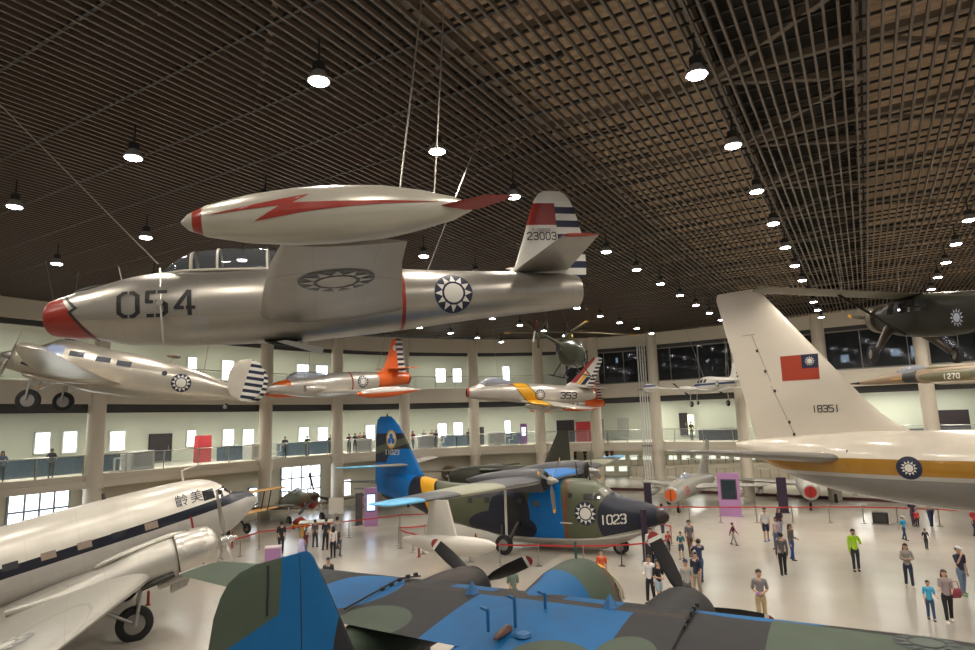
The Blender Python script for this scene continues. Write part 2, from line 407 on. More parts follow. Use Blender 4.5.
# corrugated roof sheets (tan) between dark ventilator bays
def corrug(u0, u1, v0, v1, z):
    mb = MB(); uu = u0; vs = []; fs = []; k = 0
    while uu < u1:
        for q, h in ((0, 0), (.06, .05), (.16, .05), (.22, 0)):
            a, b = wp(uu+q, v0, z-h), wp(uu+q, v1, z-h); vs += [tuple(a), tuple(b)]
        uu += .3
    for i in range(len(vs)//2-1): fs.append((2*i, 2*i+1, 2*i+3, 2*i+2))
    mb.add(vs, fs); return mb
RZ = CEIL+1.5
struct('ceiling', corrug(-8, 57, -7.2, -2.45, RZ), M_ROOFT, smooth=False)
struct('ceiling', corrug(-8, 57, .7, 8.2, RZ), M_ROOFT, smooth=False)
struct('ceiling', corrug(-8, 57, 16.5, 24, RZ), M_ROOFT, smooth=False)
struct('ceiling', rect(-8, 58, -42, -7.2, RZ-.35), M_ROOFD, smooth=False)
for a, b in ((-2.45,.7),(8.2,16.5)): struct('ceiling', rect(-8, 58, a, b, RZ+1.2), M_ROOFD, smooth=False)
struct('ceiling', rect(-8, 58, 24, 32, RZ+.5), M_ROOFD, smooth=False)
for v_ in (-2.5, .72, 8.2, 16.5, -7.2, 24):
    struct('ceiling', rect(-8, 58, v_-.03, v_+.03, RZ-.45, 1.75), M_ROOFD, smooth=False)
struct('ceiling', rect(-8.1, -8, -42, 32, CEIL, 3.2), M_ROOFD, smooth=False); struct('ceiling', rect(57.6, 58, -42, 32, CEIL, 3.2), M_ROOFD, smooth=False)
st = MB()
def bar(a, b, w=.14, h=.18, mb=st):
    a, b = Vector(a), Vector(b); d = (b-a).normalized(); s = d.cross(Vector((0,0,1))).normalized(); mb.box((a+b)/2, ((b-a).length, w, h), ax=(d, s, s.cross(d)))
for v in (-7.2, -2.45, .7, 8.2, 16.5):
    bar(wp(-8, v, RZ-.25), wp(57, v, RZ-.25), .3, .35)
u = 2.
while u < 56:
    for v0, v1 in ((-7.2,-2.45),(-2.45,.7),(.7,8.2),(8.2,16.5),(-20,-7.2),(-34,-20)):
        bar(wp(u, v0, CEIL+.55), wp(u, v1, CEIL+.55), .13, .16)
        if v0 == -2.45:
            bar(wp(u, v0, CEIL+.55), wp(u+2.1, v1, CEIL+.7)); bar(wp(u+2.1, v1, CEIL+.7), wp(u+4.2, v0, CEIL+.55))
        if v0 == .7: bar(wp(u, v0, CEIL+.5), wp(u+4.2, v1-3, CEIL+1.0), .1, .12)
        if v0 == -20: bar(wp(u, v1, CEIL+.5), wp(u+4.2, v1-6, CEIL+.9), .1, .12)
    u += 4.2
struct('trim_9', st, M_STEEL, smooth=False)
# ------------------------------------------------------------ windows and doors
wn = [0]
def window(x0, x1, y0, y1, o, nx=1, ny=1, depth=.12, day=M_DAY, label=None):
    """a lit window on the wall set back by o, where the sight lines through its corners meet that wall"""
    xm, ym = (x0+x1)/2, (y0+y1)/2
    c, d = wallhit(xm, ym, o); a, _ = wallhit(x0, ym, o); b, _ = wallhit(x1, ym, o); t, _ = wallhit(xm, y0, o); q, _ = wallhit(xm, y1, o)
    w = (Vector((a.x, a.y))-Vector((b.x, b.y))).length; h = t.z-q.z; z = (t.z+q.z)/2
    d = Vector((d.x, d.y, 0)).normalized(); n = Vector((d.y, -d.x, 0))
    if n.dot(Vector((c.x, c.y, 0))) > 0: n = -n          # into the hall
    ax = (d, n, Vector((0,0,1))); C = Vector((c.x, c.y, z))+n*.02
    wn[0] += 1
    fr = MB(); g = .09
    for s in (-1, 1):
        fr.box(C+d*s*(w/2+g/2), (g, depth, h+2*g), ax=ax); fr.box(C+Vector((0,0,s*(h/2+g/2))), (w, depth, g), ax=ax)
    for i in range(1, nx): fr.box(C+d*(w*(i/nx-.5)), (.11, depth, h), ax=ax)
    for j in range(1, ny): fr.box(C+Vector((0,0,h*(j/ny-.5))), (w, depth, .11), ax=ax)
    f = tag(fr.build('window_%d' % wn[0], M_WFR if nx > 1 else M_WHITE, smooth=False), kind='structure')
    MB().box(C, (w, .03, h), ax=ax).build('window_pane', day, f, smooth=False)
    return f
for r in [(35,49,433,453),(63,76,432,452),(110,124,432,450),(187,195,431,446),(223,233,430,445),(243,253,430,445),(299,308,428,441),(318,327,428,440),(366,374,425.5,440),(438,446,424,437),(454,462,423,437),(505,510,421,433)]:
    window(*r, 6.55)
for r in [(188,196,358,374),(222,233,361,380),(297,308,365,380),(316,327,366,377),(436,445,369,382),(453,461,369,382),(503,509,367,381)]:
    window(*r, 6.55)
for r in [(841,849,355,362),(891,900,349,356),(911,914,346,357),(675,693,338,343),(703,720,337,343),(616,618,358,363)]:
    window(*r, 4.5, day=mat('daylight_dim', (.8,.9,1), .3, emit=(.55,.75,1), estr=3))
window(9, 68, 490, 530, .76, 4, 2); window(249, 264, 488, 507, .76, 2, 2); window(344, 350, 480, 495, .76); 
window(282, 320, 466, 489, .76, 4, 2); window(282, 320, 490, 504, .76, 6, 1)
for x in range(604, 760, 13):                                    # low glass-block strips behind the ramp
    window(x, x+8, 455.5, 459.5, 14.5, day=mat('pale_daylight', (.8,.85,.75), .3, emit=(.85,.9,.75), estr=.9)); window(x+2, x+10, 466.5, 471, 14.5, day=MATS['pale_daylight'])
dn = [0]
M_DOOR = mat('door_dark', (.035,.028,.03), .45); M_DGREY = mat('door_grey', (.26,.25,.22), .5)
def door(x0, x1, y0, y1, o, m=M_DOOR, handle=True):
    xm, ym = (x0+x1)/2, (y0+y1)/2
    c, d = wallhit(xm, ym, o); a, _ = wallhit(x0, ym, o); b, _ = wallhit(x1, ym, o); t, _ = wallhit(xm, y0, o); q, _ = wallhit(xm, y1, o)
    w = (Vector((a.x, a.y))-Vector((b.x, b.y))).length; d = Vector((d.x, d.y, 0)).normalized(); n = Vector((d.y, -d.x, 0))
    if n.dot(Vector((c.x, c.y, 0))) > 0: n = -n
    h = t.z-q.z; C = Vector((c.x, c.y, (t.z+q.z)/2))+n*.04; ax = (d, n, Vector((0,0,1))); dn[0] += 1
    f = MB().box(C, (w, .08, h), ax=ax)
    for s in (-1, 1): f.box(C+d*s*(w/2+.05), (.1, .14, h+.1), ax=ax)
    f.box(C+Vector((0,0,h/2+.05)), (w+.2, .14, .1), ax=ax)
    o_ = tag(f.build('door_%d' % dn[0], m, smooth=False), kind='structure')
    if handle: MB().box(C+n*.07+d*w*.38, (.05, .06, .3), ax=ax).build('door_handle', M_METAL, o_, smooth=False)
    return o_
door(150, 170, 435, 461, 6.5); door(619, 628, 419, 437, 4.5, M_DGREY); door(600, 603, 420, 438, 4.5, M_DGREY)
door(681, 687, 414, 435, 4.5); window(688, 694, 415, 434, 4.5, day=mat('doorway_light', (.9,.9,.7), .4, emit=(.85,.9,.6), estr=1.6))
# dark glazing of the upper gallery on the end wall
M_DGL = mat('tinted_glazing', (.03,.035,.04), .06, spec=.6, alpha=.72)
PU = offpoly(.35)
for i in range(12, len(PU)-1):
    a, b = PU[i], PU[i+1]; d = (b-a).normalized(); n = int((b-a).length/3)+1
    for k in range(n):
        p, q = a.lerp(b, k/n), a.lerp(b, (k+1)/n)
        if (p.xy-q.xy).length < .3: continue
        wn[0] += 1; ax = (d, Vector((d.y, -d.x, 0)), Vector((0,0,1))); l = (q-p).length
        fr = MB(); fr.box((p+q)/2+Vector((0,0,9.62)), (l, .12, .1), ax=ax); fr.box((p+q)/2+Vector((0,0,12.5)), (l, .12, .1), ax=ax); fr.box(p+Vector((0,0,11.05)), (.06, .12, 2.9), ax=ax)
        f = tag(fr.build('window_%d' % wn[0], M_DGREY, smooth=False), kind='structure')
        MB().box((p+q)/2+Vector((0,0,11.05)), (l, .02, 2.86), ax=ax).build('window_pane', M_DGL, f, smooth=False)
# ------------------------------------------------------------ railings between the columns
def railing(o, z, i0, i1, label, h=1.1, sub=2.2):
    P = offpoly(o); pts = [P[i0]]
    for i in range(i0, i1):
        n = max(1, int((P[i+1]-P[i]).length/sub+.5)); pts += [P[i].lerp(P[i+1], k/n) for k in range(1, n+1)]
    r = empty('glass_railing', pts[0]+Vector((0,0,z)), label=label, cat='railing'); o0 = pts[0]+Vector((0,0,z))
    MB().tube([p+Vector((0,0,z+h))-o0 for p in pts], .035, 8).build('handrail', M_METAL, r)
    g = MB()
    for a, b in zip(pts, pts[1:]):
        d = (b-a).normalized(); g.box((a+b)/2+Vector((0,0,z+h*.5))-o0, ((b-a).length-.1, .02, h*.8), ax=(d, Vector((d.y,-d.x,0)), Vector((0,0,1))))
    g.build('glass_panel', M_GLASS, r, smooth=False)
    for p in pts: MB().box(p+Vector((0,0,z+h/2))-o0, (.06, .06, h)).build('post', M_METAL, r, smooth=False)
railing(.05, 4.28, 1, 5, 'long glass and steel railing of the mezzanine beside the white airliner')
railing(.05, 4.28, 5, 9, 'glass railing of the mezzanine above the camouflaged flying boat tail')
railing(.05, 4.28, 9, 13, 'mezzanine glass railing at the curved corner of the hall')
railing(.05, 4.28, 13, 18, 'mezzanine railing of the end wall behind the white tail fin')
railing(.05, 9.55, 1, 8, 'upper gallery glass railing along the side wall above the silver twin')
railing(.05, 9.55, 8, 12, 'upper gallery glass railing at the corner behind the jets')
# ------------------------------------------------------------ tube lights under the upper deck
for x, y in [(3,408),(52,409),(146,410.5),(185,411),(220,411),(254,411),(290,411),(321,411),(355,411.5),(389,411.5),(424,411.5),(455,409),(485,408.5),(512,407),(532,407.5),(631,400),(648,401.5)]:
    c, d = wallhit(x, y, 2.2); d = Vector((d.x, d.y, 0)).normalized()
    z = 8.02; c = Vector((c.x, c.y, z))
    r = empty('tube_light', c, label='white tube light under the upper gallery slab', cat='light', group='tube lights under the upper gallery')
    ax = (d, Vector((d.y,-d.x,0)), Vector((0,0,1)))
    MB().box((0,0,.08), (1.3, .22, .08), ax=ax).build('housing', M_WHITE, r, smooth=False)
    MB().tube([d*-.6, d*.6], .07, 8).build('tube', M_TUBE, r)
    al = bpy.data.lights.new('tube_glow', 'AREA'); al.shape = 'RECTANGLE'; al.size = 1.2; al.size_y = .3; al.energy = TUBE_W; al.color = (.97,.98,.86)
    ao = bpy.data.objects.new('tube_glow', al); COL.objects.link(ao); ao.parent = r; ao.location = (0,0,-.1); ao.rotation_euler = (0,0,atan2(d.y,d.x))
def tube(c, d, grp, lab):
    r = empty('tube_light', c, label=lab, cat='light', group=grp); ax = (d, Vector((d.y,-d.x,0)), Vector((0,0,1)))
    MB().box((0,0,.08), (1.3, .22, .08), ax=ax).build('housing', M_WHITE, r, smooth=False)
    MB().tube([d*-.6, d*.6], .07, 8).build('tube', M_TUBE, r)
    al = bpy.data.lights.new('tube_glow', 'AREA'); al.shape = 'RECTANGLE'; al.size = 1.2; al.size_y = .3; al.energy = TUBE_W; al.color = (.97,.98,.86)
    ao = bpy.data.objects.new('tube_glow', al); COL.objects.link(ao); ao.parent = r; ao.location = (0,0,-.1); ao.rotation_euler = (0,0,atan2(d.y,d.x))
for x in (30, 150, 240, 300, 370, 440, 505):  # unseen fill tubes, added to brighten the upper gallery walls
    c, d = wallhit(x, 340, 3.2); d = Vector((d.x, d.y, 0)).normalized(); tube(Vector((c.x, c.y, 13.3)), d, 'added fill tubes in the upper gallery', 'added fill tube behind the top beam of the upper gallery')
for x in (600, 645, 690, 740, 790, 850, 920):  # fill tubes added to light the floor beneath the mezzanine slab
    c, d = wallhit(x, 400, 8); d = Vector((d.x, d.y, 0)).normalized(); tube(Vector((c.x, c.y, 3.35)), d, 'added fill tubes under the mezzanine', 'added fill tube under the mezzanine slab above the ramps')
for x in (700, 752, 800, 866, 900, 950):
    c, d = wallhit(x, 400, 2.2); d = Vector((d.x, d.y, 0)).normalized(); tube(Vector((c.x, c.y, 8.02)), d, 'tube lights under the upper gallery', 'white tube light under the upper gallery slab')
# ------------------------------------------------------------ high-bay ceiling lamps
lamp0 = empty('ceiling_lamp', (0,0,0), label='round high bay lamp hanging under the slatted ceiling', cat='lamp', group='high bay lamps in rows under the ceiling')
MB().lathe([(0,.09),(.02,.14),(.2,.14),(.22,.03),(.8,.02)], (0,0,.22), 'z', 16).build('housing', mat('lamp_black', (.02,.02,.02), .5), lamp0)
MB().lathe([(0,.245),(.03,.25),(.24,.12),(.24,.1),(.05,.235)], (0,0,0), 'z', 24).build('reflector', mat('lamp_reflector', (.45,.43,.42), .35, .3), lamp0)
MB().lathe([(-.02,.2),(.02,.23),(.03,.1)], (0,0,0), 'z', 24).build('lens', mat('lamp_lens', (1,1,1), .4, emit=(1,.97,1), estr=LENS_E), lamp0)
ld = bpy.data.lights.new('lamp_light', 'SPOT'); ld.energy = LAMP_W; ld.color = LAMP_COL; ld.spot_size = RAD(150); ld.spot_blend = .6; ld.shadow_soft_size = .2
lo = bpy.data.objects.new('lamp_light', ld); COL.objects.link(lo); lo.parent = lamp0; lo.location = (0,0,-.06)
first = True
for v in (-25.8, -20, -14.15, -8.12, -2.12, 3.69, 9.5, 15.3):
    for k in range(-2, 12):
        u = 7.8+3.78*k
        if v < -18 and u > 46: continue
        o = lamp0 if first else copytree(lamp0); first = False
        o.location = wp(u, v, LAMPZ); o.scale = (.85,)*3
# ============================================================ AIRCRAFT
SIL = (.36,.335,.295)
RED = (.27,.02,.009); ORG = (.72,.13,.02); YEL = (.78,.40,.02); WHT = (.72,.70,.63); NVY = (.012,.018,.05); BLK = (.015,.015,.015)
M_TYRE = mat('tyre_rubber', (.018,.018,.018), .75)
M_HUB = mat('wheel_hub', (.35,.34,.32), .4, .7)
M_STRUT = mat('gear_steel', (.45,.44,.42), .35, .7)
M_CANOPY = mat('canopy_glass', (.10,.11,.12), .05, spec=.8, alpha=.62)
M_COCK = mat('cockpit_dark', (.02,.02,.02), .8)
M_BLADE = mat('propeller_black', (.016,.015,.016), .4)
M_ENG = mat('engine_dark', (.06,.055,.05), .5, .4)
M_CABLE = mat('cable_steel', (.35,.32,.28), .4, .6)
M_REDP = mat('red_paint', RED, .4); M_YELP = mat('yellow_paint', YEL, .4); M_WHP = mat('white_paint', WHT, .4)
def pose(name, loc, yaw, pitch, roll, label, cat='airplane', scale=1., group=None):
    return empty(name, loc, (RAD(roll), -RAD(pitch), RAD(yaw)), label, cat, group, scale)
def wheel(parent, c, r, w, name='wheel', axis='y', n=24, hubmat=None):
    o = MB().lathe([(-w*.2,r*.1),(-w*.2,r*.57),(-w/2,r*.6),(-w/2,r*.8),(-w*.38,r*.95),(-w*.15,r),(w*.15,r),(w*.38,r*.95),(w/2,r*.8),(w/2,r*.6),(w*.2,r*.57),(w*.2,r*.1)], c, axis, n).build(name, M_TYRE, parent)
    h = MB().lathe([(-w*.42,r*.2),(-w*.36,r*.56),(w*.36,r*.56),(w*.42,r*.2)], c, axis, n)
    for k in range(6):
        a = 2*pi*k/6
        for s in (-1, 1):
            q = (c[0]+cos(a)*r*.38, c[1]+s*w*.36, c[2]+sin(a)*r*.38)
            if axis == 'y': h.lathe([(-.02*s, r*.07),(.02*s, r*.07)], q, 'y', 6)
    h.build('hub', hubmat or M_HUB, o); return o
def strut(parent, pts, r=.05, name='landing_gear_strut', m=None): return MB().tube(pts, r, 10).build(name, m or M_STRUT, parent)
def prop(parent, c, R, n, a0, w=.22, spin=.22, slen=.5, tip=None, blade=None, axis=1, white=None, hubm=None):
    """propeller facing +x; spinner part, blades children"""
    s = MB().lathe([(-.15,spin*1.0),(0,spin),(slen*.5,spin*.75),(slen*.85,spin*.35),(slen,.01)], c, 'x', 20).build('propeller_hub', hubm or M_HUB, parent)
    for k in range(n):
        a = a0+2*pi*k/n; d = Vector((0, cos(a), sin(a))); t = Vector((0, -sin(a), cos(a))); X = Vector((1,0,0)); R_ = []; rows = [(.05,.28,.5,.5),(.15,.35,.4,.9),(.35,.9,.16,.75),(.6,1,.10,.5),(.82,.95,.07,.35),(.88,.9,.06,.32),(.93,.82,.05,.3),(.97,.62,.04,.3),(1,.25,.03,.3)]
        for f, cw, th, tw in rows:
            p = Vector(c)+d*R*f; u = (t*cos(tw)+X*sin(tw)*.8).normalized(); v = u.cross(d).normalized(); hw = w*cw/2; ht = hw*th
            R_.append([p+u*hw*cos(q)+v*ht*sin(q) for q in [2*pi*j/10 for j in range(10)]])
        b = MB().rings(R_); b.m = [0]*len(b.f)
        if tip:
            for i, f in enumerate(b.f):
                cc = sum(((Vector(b.v[j])-Vector(c)).length for j in f))/len(f)
                if cc > R*(.92 if white else .87): b.m[i] = 1
                elif white and cc > R*.88: b.m[i] = 2
            ms = [blade or M_BLADE, tip]+([white] if white else [])
            if not white: pass
            b.build('propeller_blade', ms, parent)
        else: b.build('propeller_blade', blade or M_BLADE, parent)
    return s
def cable(a, b, label, r=.014):
    a, b = Vector(a), Vector(b)
    o = MB().tube([(0,0,0), b-a], r, 6).build('suspension_cable', M_CABLE); o.location = a
    return tag(o, label, 'cable', None)
def W_(root, p):        # plane-local point to world
    return Matrix.LocRotScale(root.location, root.rotation_euler, root.scale) @ Vector(p)
def hang(root, pts, what, zt=None):
    for p, tx, *e in pts:
        a = W_(root, p); tag(cable(a, (a.x+tx[0], a.y+tx[1], CEIL-.08), 'thin steel cable holding up the '+what), group='cables holding the '+what)
def canopy(parent, rows, n=20, m=None, name='canopy', frames=(), base=None, bow=.025, fm=None):
    """rows: x, z of base, halfwidth, height -> glass shell with bows"""
    R = []
    for x, z, w, h in catmull(rows, 4): R.append([(x, w*cos(pi*j/n), z+h*sin(pi*j/n)**.85) for j in range(n+1)])
    g = MB().rings(R, False, False, closed=False); o = g.build(name, m or M_CANOPY, parent)
    f = MB()
    for r in (R[0], R[-1]): f.tube(r, bow, 6)
    for k in frames:
        i = min(range(len(R)), key=lambda q: abs(R[q][0][0]-k)); f.tube(R[i], bow, 6)
    for j in (0, n): f.tube([r[j] for r in R], bow, 6)
    f.build('canopy_frame', fm or M_METAL, o); return o
def stripes_rudder(z0, z1, x, per, base, name, rough=.4): pass
# ---------------------------------------------------------------- big silver jet with tip tanks (overhead)
def jet84():
    q = pose('jet_fighter', (-8.55,12.1,9.13), 195.1, -2.9, -4.0, 'big bare-metal jet fighter numbered 054, hung nose to tail above everything else')
    # red nose with a jagged rear edge
    zig = [('half', (1,0,-1.15), -.30)]
    silver = paint('jet_silver', SIL, [(RED, ('and', ('half', (1,0,-.733), -.445), ('box', (-1.25,None), None, (None,.2)))),
        (RED, ('box', (-.16,None), None, None)), (RED, ('box', (-6.87,-6.79), None, None))], rough=.34, metal=.72, panel=1.35, grime=.1)
    st = [(0,-.15,.42,.30,.30),(-.1,-.15,.50,.36,.36),(-.5,-.10,.56,.46,.47),(-.77,-.07,.59,.50,.52),(-1.4,-.04,.66,.66,.69),(-2.05,0,.72,.72,.77),(-2.7,0,.77,.76,.81),(-4.4,0,.82,.82,.82),(-5.6,0,.82,.79,.77),(-6.85,0,.80,.71,.67),(-8.2,.02,.74,.62,.55),(-9.2,.04,.66,.57,.49),(-10.2,.06,.58,.50,.44),(-10.8,.07,.52,.46,.40),(-11.12,.07,.47,.40,.38)]
    b = MB().body(st, 36, 4); bv = b.bvh(); b.build('fuselage', silver, q)
    MB().body([(.015,-.15,.37,.25,.25),(-.2,-.15,.33,.22,.22)], 28, 2).build('intake', M_COCK, q)
    MB().lathe([(-.03,.05),(-.02,.34),(0,.36)], (-11.1,0,.07), 'x', 24).build('exhaust', M_ENG, q)
    MB().body([(-.42,.36,.03,.03,.03),(-.62,.41,.10,.05,.05),(-.95,.50,.02,.02,.02)], 12, 3).build('nose_fairing', mat('oxide_black', (.03,.03,.03), .5), q)
    # canopy
    MB().body([(-1.95,.55,.12,.1,.1),(-2.3,.55,.38,.22,.1),(-4.3,.6,.42,.25,.1),(-5.2,.6,.3,.17,.1),(-5.9,.6,.1,.08,.1)], 20, 3).build('cockpit_sill', M_COCK, q)
    canopy(q, [(-2.0,.66,.16,.06),(-2.35,.69,.36,.33),(-2.6,.7,.40,.42)], frames=(), fm=mat('frame_light', (.6,.56,.48), .4), name='windscreen')
    canopy(q, [(-2.62,.7,.41,.43),(-3.3,.71,.42,.50),(-3.9,.71,.41,.49),(-4.6,.68,.36,.40),(-5.3,.66,.2,.18)], frames=(-2.62,-3.2,-4.1), fm=MATS['frame_light'])
    # wing
    wg = paint('jet_wing_silver', SIL, [], rough=.38, metal=.65, panel=.9, grime=.12)
    w = [(.6,-3.92,-.30,2.85,.12),(2.5,-4.12,-.08,2.45,.11),(4.2,-4.35,.12,2.0,.10),(5.35,-4.6,.23,1.68,.09)]
    for s in (1, -1):
        m = MB().foil([(s*a, *r) for a, *r in w], 'y', 12, tip=False); wb = m.bvh(); m.build('wing', wg, q)
        f = MB().foil([(s*2.4,-5.9,-.075,.62,.1),(s*3.95,-5.82,.09,.5,.1)], 'y', 6, tip=False); f.build('aileron', wg, q)
        roundel(q, (-5.35, s*3.6, 0), .62, wb, (-1,0,0), (0,s,0), (0,0,1), .01, [mat('faded_navy', (.09,.09,.10), .5), mat('faded_sun', (.42,.40,.36), .5)])
        t = MB().lathe([(0,.02),(-.08,.10),(-.3,.20),(-.8,.31),(-1.4,.375),(-1.9,.385),(-2.5,.36),(-3.0,.28),(-3.5,.16),(-3.75,.05)], (-3.42, s*5.62, .42), 'x', 28)
        tb = t.bvh(); t.v = [(x, y, z+(-3.42-x)*.06) for x, y, z in t.v]; tb = t.bvh()
        t.build('tip_tank', paint('tank_skin', (.44,.415,.35), [(RED, ('box', (-3.68,-3.56), None, None))], rough=.3, metal=.25, grime=.05), q)
        # lightning bolt
        def z_(x): return .42+(-3.42-x)*.06
        bolt = [([(-3.72,.02),(-5.0,.21),(-4.8,.06)], 0), ([(-3.72,.02),(-4.8,.06),(-4.45,.03)],0), ([(-4.6,-.0),(-4.85,.22),(-4.98,.20),(-4.28,-.12)],0) , ([(-4.28,-.12),(-4.75,.12),(-6.6,.06),(-4.7,.02)],0)]
        bolt = [([(-3.72,.02),(-3.72,.02),(-4.98,.21),(-4.72,.075)],0), ([(-4.72,.075),(-4.98,.21),(-4.60,.02),(-4.30,-.11)],0), ([(-4.30,-.11),(-4.66,.10),(-6.7,.05),(-5.2,.0)],0)]
        decal([([(p[0]+3.42, p[1]-(p[0]+3.42)*.06) for p in pl], mi) for pl, mi in bolt], (-3.42, s*5.62, .42), (1,0,0), (0,0,1), (0,-s,0), tb, .008, .15).build('lightning_flash', M_REDP, q, smooth=False, fix=False)
        # swept tank fin
        MB().foil([(s*5.7,-6.5,.60,.75,.05),(s*6.15,-7.15,.66,.5,.05)], 'y', 6).build('tank_fin', M_REDP, q)
    # tail
    fin = paint('jet_fin', (.66,.64,.58), [(RED, ('box', None, None, (1.72,2.26))), (WHT, ('and', ('half', (-1,0,.03), 10.77), ('box', None, None, (None,2.32)))), (NVY, ('and', ('half', (-1,0,.03), 10.77), ('box', None, None, (.4,2.3)), ('str', 2, .335, .33)))], rough=.35, metal=.15)
    f = MB().foil([(.45,-9.30,0,2.12,.09),(.75,-9.62,0,1.83,.09),(1.4,-9.86,0,1.55,.08),(2.0,-10.06,0,1.2,.08),(2.35,-10.2,0,.93,.07),(2.5,-10.32,0,.68,.06),(2.57,-10.45,0,.42,.05)], 'z', 12, tip=False); fb = f.bvh(); f.build('fin', fin, q)
    lettering(q, '23003', (-9.96,0,1.36), .175, (-1,0,0), (0,0,1), (0,-1,0), fb, BLACK, 'serial_number', .15)
    lettering(q, 'F-84G54', (-10.1,0,1.56), .075, (-1,0,0), (0,0,1), (0,-1,0), fb, mat('grey_stencil', (.15,.14,.13), .5), 'stencil', .14)
    for s in (1, -1):
        MB().foil([(s*.06,-9.58,.62,1.35,.09),(s*2.1,-10.02,1.02,.80,.08)], 'y', 10, tip=False).build('tailplane', wg, q)
        MB().foil([(s*2.1,-10.0,1.02,.82,.10),(s*2.17,-10.06,1.03,.7,.05)], 'y', 8, tip=False).build('tailplane_tip', M_REDP, q)
    # 054 on both sides, insignia, hatch
    for s, tx in ((1, -1), (-1, 1)):
        O = (-1.36,0,-.22) if s > 0 else (-2.48,0,-.22)
        lettering(q, '054', O, .46, (-1*s,0,0), (0,0,1), (0,-s,0), bv, BLACK, 'number', .15, .32, .01, True, wide=1.2)
        roundel(q, (-7.92,0,.05), .43, bv, (-s,0,0), (0,0,1), (0,-s,0))
        decal([([(-.17,-.17),(.17,-.17),(.17,.17),(-.17,.17)], 0)], (-2.78,0,-.42), (-s,0,0), (0,0,1), (0,-s,0), bv, .01).build('hatch', mat('hatch_grey', (.33,.32,.31), .3, .5), q, smooth=False, fix=False)
    for s in (1, -1): decal([([(-.28,.30),(-.33,.30),(-.64,-.02),(-.56,-.02)],0),([(-.56,-.02),(-.66,0),(-.50,-.12),(-.46,-.08)],0),([(-.46,-.08),(-.52,-.08),(-.84,-.62),(-.80,-.62)],0)], (0,0,0), (1,0,0), (0,0,1), (0,-s,0), bv, .012).build('jagged_edge', BLACK, q, smooth=False, fix=False)
    MB().poly([(-3.95,-.80),(-4.7,-.86),(-4.72,-.95),(-4.1,-.86)], .5, 1, .1).build('gun_bay_panel', M_COCK, q, smooth=False)
    MB().poly([(-4.2,-.82),(-5.1,-1.14),(-5.13,-1.0),(-4.4,-.8)], .10, 1, .45).build('bay_door', M_STRUT, q, smooth=False)
    MB().tube([(-1.25,0,.6),(-1.2,0,.86)], .012, 6).build('aerial', M_CABLE, q)
    s_ = MB().tube([(-2.05,.42,.75),(-2.12,.80,-.05),(-2.15,.78,-.8)], .02, 6); s_.lathe([(-.03,.06),(.03,.06)], (-2.1,.80,.02), 'y', 16); s_.build('lifting_shackle', M_METAL, q)
    hang(q, [((-2.0,.35,.85), (-3.2,-2.0)), ((-6.2,5.3,.85), (.4,.4)), ((-6.7,5.3,.8), (.2,.6)), ((-7.4,.5,.55), (1.3,1.2))], 'silver jet numbered 054')
jet84()
